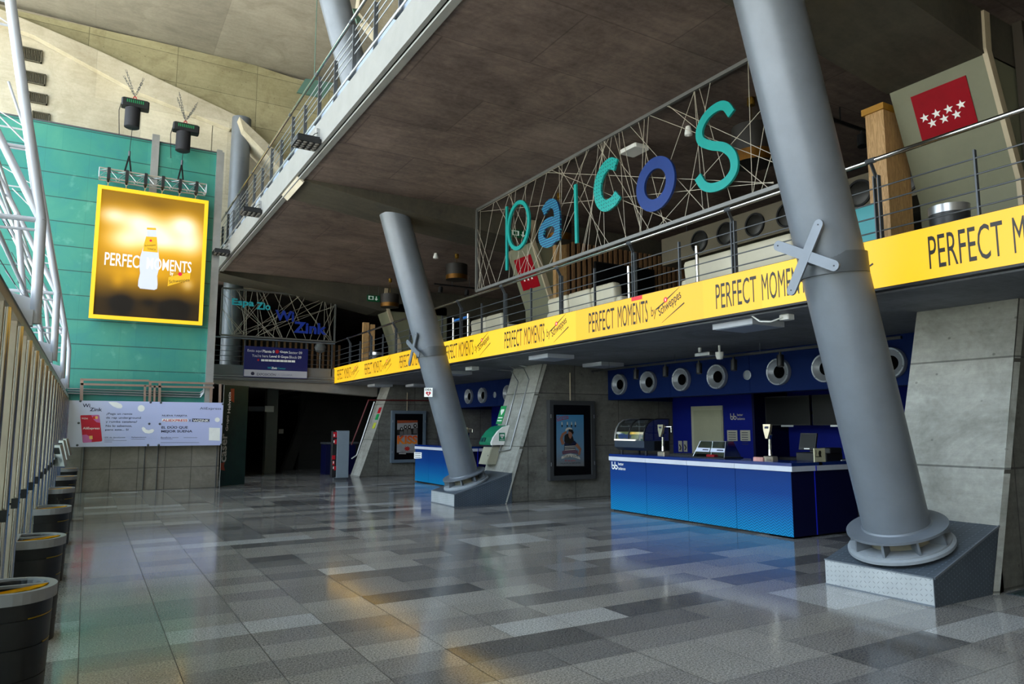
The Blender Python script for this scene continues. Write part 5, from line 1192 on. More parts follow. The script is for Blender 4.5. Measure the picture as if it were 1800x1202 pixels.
# objects on the counter behind the farther column
t = thing('serving_bucket', 'black bucket with a gold fan and utensils on the counter behind the farther column', 'bucket', (8.9, 19.0, CT)); bx, by = 8.85, 18.75
m = MB(); m.lathe([(0.15, 0), (0.2, 0.42), (0.185, 0.42), (0.14, 0.03)], (bx, by, CT), (0, 0, 1), 20); m.build('bucket', blackm, t, True)
m = MB(); pf = faceW(bx-0.1); m.poly(pf, [(-by-0.2, CT+0.42), (-by-0.02, CT+0.44), (-by-0.0, CT+0.52), (-by-0.12, CT+0.62), (-by-0.24, CT+0.56)], 0.01); m.build('gold_fan', M('fan_gold', '#c8b270', 0.4), t)
m = MB()
for k in range(5): m.tube((bx, by-0.05-k*0.03, CT+0.3), (bx+0.03*k, by-0.08-k*0.06, CT+0.72-k*0.04), 0.02, 6)
m.build('utensils', blackm, t)
m = MB(); m.prism([(8.6, 17.95, CT), (8.9, 17.95, CT), (8.85, 17.95, CT+0.28), (8.75, 17.95, CT+0.30)], (0, 0.25, 0)); tag(m.build('menu_stand', M('red_white_card', '#c78f86')), 'small red and white menu stand left of the farther column', 'card')

# ---- bar back wall things
pl = faceW(12.4)
D = thing('door_1', 'cream door in the blue wall behind the long counter', 'door', (12.4, 12, 0)); del D['label'], D['category']; D['kind'] = 'structure'
a0 = pu(pl, 1216, 714); a1 = pu(pl, 1271, 714); m = MB()
m.rect(pl, a0[0], a1[0], 0, 2.08, 0.03); m.build('door_frame', M('cream_door_frame', '#b4b49c', 0.5), D)
m = MB(); m.rect(pl, a0[0]+0.09, a1[0]-0.02, 0, 1.98, 0.02, 0.025); m.build('door_leaf', M('cream_door', '#a5a58c', 0.5), D)
t = thing('wall_logo', 'white better balance logo on the blue bar wall', 'sign', (12.4, 11.1, 1.7)); m = MB(); a, b = pu(pl, 1284, 738); 
bb_logo(m, pl, a, b, 1); m.build('logo_lettering', M('dim_print_white', '#b9b5a8'), t)
for i, (x0, x1) in enumerate(((1277, 1298), (1300, 1321))):
    A = pu(pl, x0, 756); B = pu(pl, x1, 775); t = thing('wall_notice', ('paper notice on the blue bar wall, next to the cream door', 'paper notice on the blue bar wall, next to the dark recess')[i], 'notice', tuple(pl.pt(A[0], B[1])))
    m = MB(); m.rect(pl, A[0]+0.02, min(B[0], -10.72)-0.02, B[1], A[1], 0.004, 0.001); m.build('sheet', M('notice_paper', '#aaa898', 0.6), t)
    m = MB()
    for k in range(6): m.rect(pl, A[0]+0.06, min(B[0], -10.74)-0.06, A[1]-0.06-k*0.05, A[1]-0.045-k*0.05, 0.001, 0.006)
    m.build('print_lines', inkdark, t)
for i, x in enumerate((1197, 1206)):
    a, b = pu(pl, x, 785); t = thing('wall_socket', ('white wall socket panel with a hanging cable, farther from the door', 'white wall socket panel with a hanging cable, nearer the door')[i], 'socket', tuple(pl.pt(a, b-0.1)))
    m = MB(); m.rect(pl, a-0.07, a+0.05, b-0.12, b+0.14, 0.015); m.build('plate', M('notice_paper', '#aaa898'), t); m = MB(); m.stroke(pl, [(a-0.03, b+0.05), (a+0.02, b-0.02), (a-0.02, b-0.08)], 0.025, 0.01, 0.016); m.build('cable', blackm, t)
# menu screens in the recess
for i, (x0, x1) in enumerate(((1344, 1424), (1426, 1502))):
    pm = faceW(12.62 if i else 12.62); A = pu(pm, x0, 692 if i == 0 else 686); B = pu(pm, x1, 741)
    t = thing('menu_screen', ('switched off menu screen in the bar recess, farther one', 'switched off menu screen in the bar recess, nearer one')[i], 'screen', tuple(pm.pt(A[0], 1.63)))
    m = MB(); m.rect(pm, A[0], B[0], 1.63, 2.24, 0.05, -0.05); m.build('casing', blackm, t); m = MB(); m.rect(pm, A[0]+0.02, B[0]-0.02, 1.65, 2.22, 0.003, 0.0); m.build('glass_front', M('off_screen', '#101012', 0.3, spec=0.2), t)
    m = MB(); m.bar((12.66, -(A[0]+B[0])/2, 1.9), (13.49, -(A[0]+B[0])/2, 1.9), 0.06, 0.06); m.build('wall_arm', blackm, t)
    m = MB(); m.rect(pm, A[0]+0.4, A[0]+0.7, 1.60, 1.635, 0.01); m.build('bracket', alu, t)
m = MB(); pm = faceW(12.9)
m = MB(); m.box(13.0, 13.49, 5.2, 10.5, 0, 0.95); tag(m.build('back_counter', blackm), 'low black back counter in the dark bar recess', 'counter')

# ---- round air outlets in the bulkhead
def outlet(y, z, r, label, px, X=10.4):
    t = thing('round_air_outlet', label, 'air outlet', (X, y, z-r), 'round air outlets over the bars'); c = (X, y, z); ax = (-1, 0, 0)
    m = MB(); m.ring([(r, 0.0), (r, 0.075), (r*0.97, 0.085), (r*0.88, 0.08), (r*0.86, 0.0)], c, ax, 36); m.build('rim', M('outlet_rim', '#9aa0a8', 0.35, 0.3), t, True)
    m = MB(); m.lathe([(r*0.87, 0.075), (r*0.74, 0.05), (r*0.58, 0.025), (r*0.44, 0.008)], c, ax, 36); m.f = [f for f in m.f if len(f) == 4]; m.build('cone', M('outlet_cone', '#85898f', 0.35, 0.3), t, True)
    cc2 = V(c)+V((0, 0.22*r, 0.0)); m = MB(); m.lathe([(r*0.50, 0.012), (r*0.44, 0.018), (0, 0.016)], V(c)+V((0, 0.07*r, 0)), ax, 24); m.build('throat', M('duct_throat_black', '#030303', 0.9, spec=0.05), t, True)
    m = MB()
    for k in range(6): th = math.pi*k/3+0.3; m.lathe([(0.008, 0.08), (0.008, 0.09)], V(c)+V((0, math.cos(th), math.sin(th)))*r*0.92, ax, 6)
    m.each('screw', steel_d, t)
names = ['far end of the bulkhead', 'second from the far end', 'third from the far end, above the door', 'beside the small round speaker on its far side', 'beside the small round speaker on its near side', 'partly hidden by the nearer column on its left', 'showing right of the nearer column']
for (x, y), nm in zip(((1091, 675), (1142, 671), (1200, 667), (1263, 662), (1371, 652), (1453, 647), (1568, 633)), names):
    P = at(x, y, 'X', 10.4); outlet(P.y, 2.555, 0.235, 'round air outlet over the long counter, '+nm, 0)
for i, (x, y) in enumerate(((826, 697), (850, 696), (895, 693))):
    P = at(x, y, 'X', 10.4); outlet(P.y, 2.555, 0.235, 'round grey air outlet over the farther bar, '+('nearest the column', 'beside the small speaker', 'half hidden by the middle fin')[i], 0)
for i, (x, y) in enumerate(((1314, 659), (870, 695))):
    P = at(x, y, 'X', 10.4); t = thing('ceiling_speaker', ('small round grey speaker between the outlets over the long counter', 'small round grey speaker between the outlets over the farther bar')[i], 'speaker', (10.4, P.y, 2.46))
    m = MB(); m.ring([(0.09, 0), (0.09, 0.015), (0.078, 0.02), (0.075, 0)], (10.4, P.y, 2.545), (-1, 0, 0), 24); m.build('rim', M('outlet_rim', '#9aa0a8'), t, True); m = MB(); m.lathe([(0.077, 0.002), (0.05, 0.012), (0, 0.014)], (10.4, P.y, 2.545), (-1, 0, 0), 24); m.build('grille', M('speaker_grille', '#7e858c', 0.6), t, True)

# ---- track and spot lights over the counter
t = thing('lighting_track', 'black lighting track under the soffit over the long counter', 'track', (9.55, 9, 2.8))
m = MB(); m.box(9.53, 9.57, 5.6, 12.6, 2.80, 2.84); 
m.build('rail', blackm, t); m = MB()
for y in (6, 8, 10, 12): m.tube((9.55, y, 2.84), (9.55, y, 2.99), 0.004, 5)
m.each('suspension_wire', steel_d, t)
for i, (x, y) in enumerate(((1118, 655), (1170, 655), (1229, 650), (1290, 645), (1372, 640))):
    P = at(x, y, 'X', 9.55); t = thing('spot_light', 'black spot light on the track, '+('at its far end', 'second from the far end', 'third from the far end', 'fourth from the far end', 'in front of a round outlet near the column')[i], 'spot light', (9.55, P.y, 2.58), 'spot lights over the counter')
    m = MB(); m.lathe([(0.05, -0.1), (0.055, -0.09), (0.055, 0.09), (0.03, 0.1)], (9.55, P.y, 2.66), (0.15, 0.1, 1), 18); m.build('can', blackm, t, True)
    m = MB(); m.tube((9.55, P.y, 2.74), (9.55, P.y, 2.81), 0.02, 8); m.build('stem', blackm, t); m = MB(); m.lathe([(0.03, -0.102), (0.04, -0.1), (0.0, -0.095)], (9.55, P.y, 2.66), (0.15, 0.1, 1), 14); m.build('lens', M('spot_lens', '#6a6a66', 0.2), t)
# ---- ceiling panels
for i, (x, y, s1) in enumerate(((1315, 578, 0.62), (969, 632, 0.62), (1060, 645, 0.62), (668, 680, 0.6), (735, 680, 0.6), (800, 659, 0.6))):
    P = at(x, y, 'Z', 2.90); m = MB(); m.cbox(P.x-0.31, P.x+0.31, P.y-0.34, P.y+0.34, 2.905, 2.982, 0.005)
    t = thing('ceiling_panel_lamp', 'square unlit ceiling panel under the mezzanine, '+('nearest, over the counter front', 'above the sailor cap poster', 'beside the blue bulkhead corner', 'left above the flame letter poster', 'right above the flame letter poster', 'beside the farther column')[i], 'lamp', (P.x, P.y, 2.9), 'ceiling panel lamps'); m.build('casing', M('lamp_casing', '#b4b8c0', 0.4), t)
    m = MB(); m.box(P.x-0.28, P.x+0.28, P.y-0.31, P.y+0.31, 2.898, 2.906); m.build('diffuser', M('lamp_diffuser', '#8f9aac', 0.35), t)
# projector and small things at the soffit
t = thing('projector', 'white projector bracket under the soffit above the long counter', 'projector', tuple(at(1240, 620, 'X', 9.2)))
P = at(1238, 622, 'X', 9.2); m = MB(); m.cbox(P.x-0.1, P.x+0.1, P.y-0.2, P.y+0.15, P.z-0.04, P.z+0.03, 0.02); m.build('body', alu, t); m = MB(); m.tube((P.x, P.y+0.1, P.z), (P.x, P.y+0.1, SOF+0.01), 0.03, 10); m.build('mount', white, t)
P = at(1265, 625, 'X', 9.2); m = MB(); m.lathe([(0.0, -0.07), (0.05, -0.06), (0.07, 0.0), (0.07, 0.06)], P, (0, 0, 1), 18); m.tube(P+V((0, 0, 0.05)), (P.x, P.y, SOF+0.01), 0.02, 8); tag(m.build('dome_camera', white, None, True), 'white dome camera under the soffit beside the projector', 'camera')
P = at(1385, 545, 'X', 7.4); t = thing('junction_box', 'white cable box under the soffit left of the nearer column bracket', 'box', tuple(P)); m = MB(); m.cbox(7.3, 7.42, P.y-0.08, P.y+0.06, SOF-0.07, SOF+0.0, 0.01); m.build('casing', white, t)
m = MB(); pts = smooth([(7.2, P.y+0.1, SOF-0.04), (7.1, P.y+0.3, SOF-0.16), (7.05, P.y+0.5, SOF-0.1), (7.1, P.y+0.6, SOF)], 4) if False else [V((7.3, P.y, SOF-0.04)), V((7.2, P.y+0.1, SOF-0.09)), V((7.12, P.y+0.2, SOF-0.08)), V((7.1, P.y+0.3, SOF))]
m.path(pts, 0.01, 6); m.build('cable', white, t)
P = at(830, 641, 'X', 7.6); t = thing('emergency_lamp', 'small white emergency lamp under the soffit beside the middle fin', 'lamp', (P.x, P.y, 2.9)); m = MB(); m.cbox(P.x-0.1, P.x+0.1, P.y-0.16, P.y+0.16, 2.9, 2.982, 0.01); m.build('casing', white, t)
m = MB(); m.path([at(845, 638, 'X', 7.7), at(890, 640, 'X', 8.2), at(905, 648, 'X', 8.45)], 0.015, 6); m.path([at(845, 636, 'X', 7.7), at(900, 638, 'X', 8.2), at(926, 645, 'X', 8.5)], 0.015, 6); m.build('conduits', galv, t)

# ================================================================== MEZZANINE LIFE
wood = wood_mat('pale_oak', '#a98352', '#c79f6c'); woodd = wood_mat('slat_oak', '#7d5b3c', '#97714c')
def slats(nm, label, x0, x1, y, z0, z1, step=0.155, w_=0.07):
    t = thing(nm, label, 'slat screen', ((x0+x1)/2, y, z0))
    m = MB(); m.box(x0, x1, y-0.005, y+0.02, z0, z1); m.build('backing', M('black_backing', '#120f0c', 0.8), t)
    m = MB(); x = x0
    while x < x1-w_: m.box(x, x+w_, y-0.065, y-0.005, z0, z1); x += step
    m.build('slats', woodd, t)
    return t
# behind the middle fin, facing the camera
zt0 = at(937, 434, 'Y', 13.05).z
slats('wood_slat_screen', 'vertical oak slat screen on the mezzanine beyond the palcos sign', 9.18, 14.0, 13.06, FLZ, 5.82)
t = thing('wall_television', 'black television on the oak slat screen', 'television', (11.7, 13, 4.5))
A = at(1045, 472, 'Y', 12.95); B = at(1150, 535, 'Y', 12.95); m = MB(); m.box(A.x, B.x, 12.92, 12.98, B.z, 5.42); m.build('casing', blackm, t); m = MB(); m.box(A.x+0.03, B.x-0.03, 12.915, 12.92, B.z+0.03, 5.39); m.build('glass_front', M('off_screen', '#17171a'), t)
def portal_posts(label, x, y0, y1, z1, cap=True):
    t = thing('oak_post', label, 'post', (x, (y0+y1)/2, FLZ)); m = MB(); m.box(x, x+0.30, y0, y1, FLZ, z1); m.build('board', wood, t)
    if cap: m = MB(); m.box(x-0.02, x+0.32, y0-0.02, y1+0.02, z1, z1+0.09); m.build('cap', M('oak_cap_yellow', '#a9781e', 0.5), t)
A = at(931, 430, 'Y', 13.0); portal_posts('oak post at the end of the slat screen beside the red flag panel', 8.86, 12.98, 13.1, 5.86, False)
A = at(1528, 185, 'Y', 5.05); t = thing('oak_post', 'thick oak post with a yellow cap left of the large red flag panel', 'post', (8.3, 5.0, FLZ))
xa_ = at(1533, 190, 'Y', 4.9).x; xb_ = at(1559, 190, 'Y', 4.9).x; zt_top = at(1545, 183, 'Y', 4.9).z
m = MB(); m.box(8.25, 8.75, 4.88, 5.12, FLZ, zt_top-0.06); m.build('board', wood, t)
m = MB(); m.box(8.22, 8.77, 4.86, 5.15, zt_top-0.06, zt_top+0.02); m.build('cap', M('oak_cap_yellow', '#a9781e'), t)
slats('wood_slat_screen', 'oak slat screen at the far end behind the Espazio sign', 3.9, 8.0, 26.0, FLZ, 4.62, 0.2, 0.07)
m = MB(); m.box(3.05, 3.3, 23.5, 23.56, FLZ, 4.4)
t = thing('oak_post', 'short oak posts beside the far column', 'post', (3.2, 23.6, FLZ)); m = MB(); m.box(3.08, 3.16, 23.5, 23.58, FLZ, 4.4); m.box(3.19, 3.27, 23.5, 23.58, FLZ, 4.4); m.build('board', wood, t)
t = thing('oak_post', 'pair of oak posts left of the far fin on the mezzanine', 'post', (8.2, 22.2, FLZ))
A = at(642, 575, 'Y', 22.4); m = MB(); m.box(A.x-0.1, A.x+0.1, 22.3, 22.4, FLZ, 5.0); m.box(A.x+0.15, A.x+0.3, 22.3, 22.4, FLZ, 4.95); m.build('board', wood, t)
# flags on the fins
def flag(pxs, y0, y1, label, stars):
    # y0 near .. y1 far
    d = V((-0.51, 0, 1.37)).normalized(); pl = Pl((8.81, 0, 4.35), (0, -1, 0), d)
    z0, z1 = stars
    t = thing('flag_panel', label, 'flag', tuple(pl.pt(-y1, z0)))
    m = MB(); m.rect(pl, -y1, -y0, z0, z1, 0.012); fp = m.build('panel', M('flag_crimson', '#8c0012', 0.55, 0, 0.08, spec=0.12), t)
    m = MB(); w_ = (y1-y0); h = z1-z0
    for i, (u, v) in enumerate(((0.15, 0.48), (0.37, 0.48), (0.59, 0.48), (0.81, 0.48), (0.26, 0.32), (0.48, 0.32), (0.70, 0.32))):
        c = (-y1+w_*u, z0+h*v); P = []
        for k in range(10): r = 0.055 if k % 2 == 0 else 0.022; th = math.pi/2+math.pi*k/5; P.append((c[0]+r*math.cos(th), c[1]+r*math.sin(th)))
        m.poly(pl, P, 0.002, 0.012)
    m.build('stars', whitem, fp)
d_ = V((-0.51, 0, 1.37)).normalized(); plf = Pl((8.81, 0, 4.35), (0, -1, 0), d_)
u1 = pu(plf, 1601, 170); u2 = pu(plf, 1698, 133); u3 = pu(plf, 1720, 217)
flag(None, -u2[0], -u1[0], 'large crimson flag panel with seven white stars on the near fin', ((u3[1]), (u1[1]+u2[1])/2))
u1 = pu(plf, 897, 455); u2 = pu(plf, 921, 450); u3 = pu(plf, 935, 478)
flag(None, 13.3, 14.02, 'small looking crimson flag panel with white stars behind the letter p', (0.45, 1.2))
# boxed duct with dark round outlets
def duct(y0, y1, xs, lab):
    t = thing('ventilation_duct', 'beige boxed duct with dark round outlets on the mezzanine, '+lab, 'duct', (11.3, (y0+y1)/2, 5.22)); m = MB(); m.box(11.0, 11.9, y0, y1, 5.22, 5.83); cs = m.build('casing', M('duct_beige', '#6e6654', 0.65), t); m = MB(); [m.tube((11.4, yy, 5.8), (11.4, yy, SLB), 0.01, 6) for yy in (y0+0.4, y1-0.4)]; m.build('hanger_rods', steel_d, t)
    for y in xs:
        c = (11.0, y, 5.52); m = MB(); m.ring([(0.235, 0), (0.235, 0.03), (0.2, 0.03), (0.2, 0.0)], c, (-1, 0, 0), 28); m.build('outlet_rim', blackm, t, True); m = MB(); m.lathe([(0.2, 0.005), (0.14, 0.02), (0.09, 0.03), (0.0, 0.03)], c, (-1, 0, 0), 28); m.build('outlet_cone', M('dark_outlet', '#24231f', 0.4), cs, True)
duct(4.9, 11.85, (10.68, 9.95, 9.21, 8.46, 7.75, 7.01, 6.2, 5.4), 'over the near seats')
A = at(866, 540, 'X', 11.0); duct(14.5, 17.6, (16.9, 15.9, 15.0), 'over the far seats')
m = MB(); m.box(11.3, 13.9, 4.9, 12.5, FLZ, 4.3); tag(m.build('back_bar_unit', M('dark_unit', '#1c1a17', 0.5)), 'long low dark unit below the beige duct', 'cabinet')
t = thing('dark_television', 'switched off television behind the farther column railing', 'television', tuple(at(850, 600, 'X', 11)))
A = at(792, 545, 'X', 11.5); B = at(824, 600, 'X', 11.5); m = MB(); m.box(11.5, 11.6, B.y, A.y, 4.15, 4.95); m.build('casing', blackm, t); m = MB(); m.box(11.52, 11.58, (A.y+B.y)/2-0.05, (A.y+B.y)/2+0.05, FLZ, 4.2); m.build('stand', blackm, t)
# sofas
sofam = M('cream_sofa_leather', '#b9b29c', 0.45, 0, 0.04)
def cushion(m, x0, x1, y0, y1, z0, z1, r=0.06, lean=0.0):
    n = 6; vs = []; fs = []; L = []
    prof = [(r, 0), (r*0.3, r*0.3), (0, r)]
    rings = [(r, z0), (r*0.3, z0+r*0.3), (0, z0+r), (0, z1-r), (r*0.3, z1-r*0.3), (r, z1)]
    for ins, z in rings:
        dx = lean*(z-z0)
        for sx_, sy_ in ((0, 0), (1, 0), (1, 1), (0, 1)):
            cx = x0+ins if sx_ == 0 else x1-ins; cy = y0+ins if sy_ == 0 else y1-ins
            for k in range(4):
                th = math.pi*((0, 1, 2, 3)[[(0, 0), (1, 0), (1, 1), (0, 1)].index((sx_, sy_))])/2+math.pi+k*math.pi/6; rr = max(r-ins, 0.01)
                px_ = (cx+rr*(1 if sx_ == 0 else -1))+rr*math.cos(th); py_ = (cy+rr*(1 if sy_ == 0 else -1))+rr*math.sin(th); vs.append((px_+dx, py_, z))
    N = 16
    for k in range(5):
        for i in range(N): j = (i+1) % N; fs.append((k*N+i, k*N+j, (k+1)*N+j, (k+1)*N+i))
    fs.append(tuple(range(N-1, -1, -1))); fs.append(tuple(range(5*N, 6*N))); m.add(vs, fs)
def sofa(y0, y1, label):
    x0 = 7.75; t = thing('sofa', label, 'sofa', (x0+0.4, (y0+y1)/2, FLZ), 'cream sofas by the railing'); n = max(2, round((y1-y0)/0.9))
    m = MB(); cushion(m, x0, x0+0.8, y0, y1, FLZ+0.06, FLZ+0.36, 0.04); m.build('base', sofam, t, True)
    for k in range(n):
        a_ = y0+0.1+(y1-y0-0.2)*k/n; b_ = y0+0.1+(y1-y0-0.2)*(k+1)/n
        m = MB(); cushion(m, x0-0.02, x0+0.2, a_+0.01, b_-0.01, FLZ+0.4, FLZ+0.88, 0.07, -0.12); m.build('back_cushion', sofam, t, True)
        m = MB(); cushion(m, x0+0.2, x0+0.8, a_+0.01, b_-0.01, FLZ+0.34, FLZ+0.5, 0.05); m.build('seat_cushion', sofam, t, True)
    for ya_ in (y0-0.02, y1-0.16): m = MB(); cushion(m, x0+0.0, x0+0.8, ya_, ya_+0.18, FLZ+0.08, FLZ+0.62, 0.06); m.build('arm', sofam, t, True)
    for xx in (x0+0.08, x0+0.7):
        for yy in (y0+0.1, y1-0.1): m = MB(); m.tube((xx, yy, FLZ), (xx, yy, FLZ+0.08), 0.02, 8); m.build('leg', blackm, t)
sofa(5.75, 7.95, 'cream sofa behind the railing, nearest to the large flag')
sofa(9.4, 11.7, 'cream sofa behind the railing below the letters p and a')
sofa(13.3, 15.0, 'cream sofa behind the railing right of the farther column')
# stanchions
def stanchion(x, y, label):
    t = thing('queue_post', label, 'barrier post', (x, y, FLZ), 'steel queue posts'); m = MB(); m.lathe([(0.15, 0), (0.15, 0.015), (0.03, 0.03)], (x, y, FLZ), (0, 0, 1), 20); m.build('base', alu, t, True); m = MB(); m.tube((x, y, FLZ+0.02), (x, y, FLZ+0.95), 0.028, 12); m.tube((x, y, FLZ+0.85), (x, y, FLZ+0.97), 0.035, 12); m.build('pole', chrome, t, True)
for i, (x, lab) in enumerate(((1226, 'steel queue post behind the railing left of the nearest sofa'), (1106, 'steel queue post behind the railing post below the letter o'), (823, 'steel queue post at the right end of the blue belt'), (797, 'steel queue post at the left end of the blue belt'), (721, 'steel queue post left of the farther column'))):
    P = at(x, {1226: 470, 1106: 505, 823: 575, 797: 590, 721: 615}[x], 'X', 7.45); stanchion(7.45, P.y, lab)
A = at(797, 585, 'X', 7.45).y; B = at(823, 575, 'X', 7.45).y; m = MB(); m.box(7.445, 7.455, B, A, FLZ+0.88, FLZ+0.93); tag(m.build('queue_belt', M('belt_blue', '#1668b8', 0.5)), 'blue belt stretched between two steel queue posts', 'belt')
# litter bins upstairs
def round_bin(x, y, r, h, label):
    t = thing('litter_bin', label, 'bin', (x, y, FLZ)); m = MB(); m.lathe([(r*0.88, 0), (r, h-0.08), (r*0.9, h-0.08), (r*0.8, 0.03)], (x, y, FLZ), (0, 0, 1), 28); m.build('body', M('bin_charcoal', '#26282a', 0.45), t, True); m = MB(); m.ring([(r*1.02, h-0.09), (r*1.02, h), (r*0.85, h), (r*0.85, h-0.03)], (x, y, FLZ), (0, 0, 1), 28); m.build('rim', alu, t, True)
P = at(1672, 365, 'X', 8.0); round_bin(8.05, P.y+0.05, 0.2, 0.78, 'charcoal litter bin with a steel rim below the large flag')
P = at(661, 620, 'X', 7.9); round_bin(7.9, P.y, 0.22, 0.75, 'dark litter bin with a steel rim in front of the far fin')
P = at(560, 605, 'Y', 24.2); m = MB()
gp = at(563, 611, 'Y', 24.4); m.lathe([(0.0, -0.2), (0.14, -0.14), (0.2, 0), (0.14, 0.14), (0, 0.2)], gp, (0, 0, 1), 20); m.tube((gp.x, gp.y, FLZ), gp, 0.02, 8); tag(m.build('globe_lamp', M('grey_globe', '#8d908f', 0.3), None, True), 'grey globe lamp right of the blue level sign', 'lamp')
P = at(1525, 400, 'X', 7.6); m = MB(); m.box(7.6, 7.64, P.y-0.1, P.y+0.25, FLZ, 4.15); tag(m.build('teal_display_board', M('teal_board', '#178f96', 0.4)), 'teal display board behind the railing right of the nearer column', 'board')
# pendants
def pendant(cx, cy, top, bot, wpx, label, X=None):
    c = at(cx, cy, 'Z', SLB-0.02); s = (c-CAM).dot(Fv)/F_PX; r = wpx*s/2; P = c
    zt = at(cx, top, 'Y', c.y).z; zb = at(cx, bot, 'Y', c.y).z
    t = thing('drum_pendant', label, 'lamp', (c.x, c.y, zb), 'black and gold drum pendants')
    m = MB(); m.lathe([(0.03, -0.12), (0.055, -0.11), (0.055, 0.02)], (c.x, c.y, SLB), (0, 0, 1), 16); m.build('canopy', M('brass', '#b08a3a', 0.25, 0.9), t, True)
    m = MB(); m.tube((c.x, c.y, zt-0.05), (c.x, c.y, SLB-0.1), 0.004, 5); m.build('cord', M('brass', '#b08a3a'), t)
    m = MB(); m.lathe([(r, zb-SLB), (r, zt-SLB), (r*0.97, zt-SLB+0.01), (r*0.3, zt-SLB+0.012), (0.0, zt-SLB+0.012)], (c.x, c.y, SLB), (0, 0, 1), 36); m.build('lamp_shade', M('shade_black', '#1c1813', 0.6), t, True)
    m = MB(); m.lathe([(r*0.97, zb-SLB), (r*0.97, zt-SLB-0.02)], (c.x, c.y, SLB), (0, 0, 1), 36); m.faces_only = True
    m.f = [f for f in m.f if len(f) == 4]; m.build('gold_lining', M('gold_foil', '#6a4510', 0.35, 0.7, 0.3), t, True)
    m = MB(); m.lathe([(r+0.002, zb-SLB), (r+0.002, zb-SLB+0.3*(zt-zb))], (c.x, c.y, SLB), (0, 0, 1), 36); m.f = [f for f in m.f if len(f) == 4]; m.build('gold_band', M('gold_foil', '#6a4510'), t, True)
pendant(803, 448, 466, 492, 38, 'black and gold drum pendant right of the farther column')
pendant(686, 491, 518, 540, 32, 'black and gold drum pendant left of the farther column')
pendant(983, 342, 385, 425, 42, 'black and gold drum pendant behind the letter a')
pendant(1320, 175, 225, 288, 70, 'large looking black and gold drum pendant beside the letter s')
# exit signs
def exitsign(x0, y0, x1, y1, Yp, label):
    A = at(x0, y0, 'Y', Yp); B = at(x1, y1, 'Y', Yp); z0, z1 = min(A.z, B.z), max(A.z, B.z); t = thing('exit_sign', label, 'sign', (A.x, Yp, z0)); pl = faceS(Yp-0.03)
    m = MB(); m.tube((A.x+0.05, Yp-0.015, z1), (A.x+0.05, Yp-0.015, SLB), 0.006, 5); m.tube((B.x-0.05, Yp-0.015, z1), (B.x-0.05, Yp-0.015, SLB), 0.006, 5); m.build('hanger_rods', steel_d, t)
    m = MB(); m.box(A.x, B.x, Yp-0.03, Yp, z0, z1); ep = m.build('panel', M('exit_green', '#0c5a34', 0.4, 0, 0.03, 0.15), t); w_, h = B.x-A.x, z1-z0
    m = MB(); a, b = A.x, z0
    for r_ in ((0.1, 0.5, 0.75, 0.85), (0.1, 0.2, 0.3, 0.85), (0.42, 0.5, 0.3, 0.85), (0.1, 0.5, 0.25, 0.33)): m.rect(pl, a+w_*r_[0], a+w_*r_[1], b+h*r_[2], b+h*r_[3], 0.001)
    m.rect(pl, a+w_*0.68, a+w_*0.76, b+h*0.35, b+h*0.85, 0.001); m.poly(pl, [(a+w_*0.58, b+h*0.45), (a+w_*0.86, b+h*0.45), (a+w_*0.72, b+h*0.15)], 0.001); m.build('pictogram', M('exit_white', '#d5e6da', 0.4, 0, 0, 0.3), ep)
exitsign(645, 518, 667, 531, 22.2, 'green exit sign with an arrow at the far fin'); exitsign(895, 402, 927, 421, 13.05, 'dim green exit sign behind the letter p')
# smoke detectors, projector under the slab
P = at(766, 449, 'Z', SLB-0.06); m = MB(); m.lathe([(0.0, -0.1), (0.07, -0.08), (0.07, -0.04), (0.04, 0.06)], P, (0, 0, 1), 16); tag(m.build('smoke_detector', white, None, True), 'white smoke detector under the slab right of the farther column', 'detector')
P = at(1210, 229, 'Z', SLB-0.06); m = MB(); m.lathe([(0.0, -0.1), (0.06, -0.08), (0.06, -0.04), (0.04, 0.06)], P, (0, 0, 1), 16); tag(m.build('smoke_detector', white, None, True), 'white smoke detector beside the letter s', 'detector')
P = at(1115, 262, 'Z', SLB-0.08); t = thing('projector', 'white projector under the slab above the letter c', 'projector', tuple(P)); m = MB(); m.cbox(P.x-0.15, P.x+0.15, P.y-0.2, P.y+0.2, P.z-0.05, P.z+0.03, 0.02); m.build('body', white, t); m = MB(); m.tube((P.x, P.y, P.z), (P.x, P.y, SLB), 0.03, 8); m.build('mount', white, t)
for i, (x, y) in enumerate(((810, 505), (1500, 225))):
    P = at(x, y, 'Z', SLB-0.35) if i == 0 else at(x, y, 'Z', SLB-0.25); t = thing('track_light', ('black track with two spot heads right of the farther column', 'black track with spot heads right of the nearer column')[i], 'spot light', tuple(P))
    m = MB(); m.box(P.x-0.9, P.x+0.6, P.y-0.02, P.y+0.02, P.z, P.z+0.04); m.tube((P.x-0.3, P.y, P.z), (P.x-0.3, P.y, SLB), 0.01, 5); m.tube((P.x+0.3, P.y, P.z), (P.x+0.3, P.y, SLB), 0.01, 5); m.build('track', blackm, t)
    for dx in (-0.7, 0.2): m = MB(); m.tube((P.x+dx, P.y, P.z-0.24), (P.x+dx+0.03, P.y+0.02, P.z-0.06), 0.07, 14); m.tube((P.x+dx, P.y, P.z-0.1), (P.x+dx, P.y, P.z), 0.015, 6); m.build('head', blackm, t, True)
# people-free bits on the upper level: hanging green signs
for i, (pts, Yp) in enumerate(((((537, 138), (588, 146), (570, 172), (522, 162)), 16.0), (((620, 15), (634, 15), (650, 35), (628, 40)), 14.0))):
    m = MB(); m.prism([at(x, y, 'Y', Yp) for x, y in pts], (0, 0.06, 0)); P = at(pts[0][0]+15, pts[0][1]+10, 'Y', Yp+0.03); m.tube(P, (P.x, P.y, 13.98), 0.01, 5)
    tag(m.build('acoustic_board', M('dull_green_panel', '#4f6f62', 0.5)), ('dull green panel hanging behind the walkway railing', 'dull green panel beside the upper leaning column')[i], 'panel')

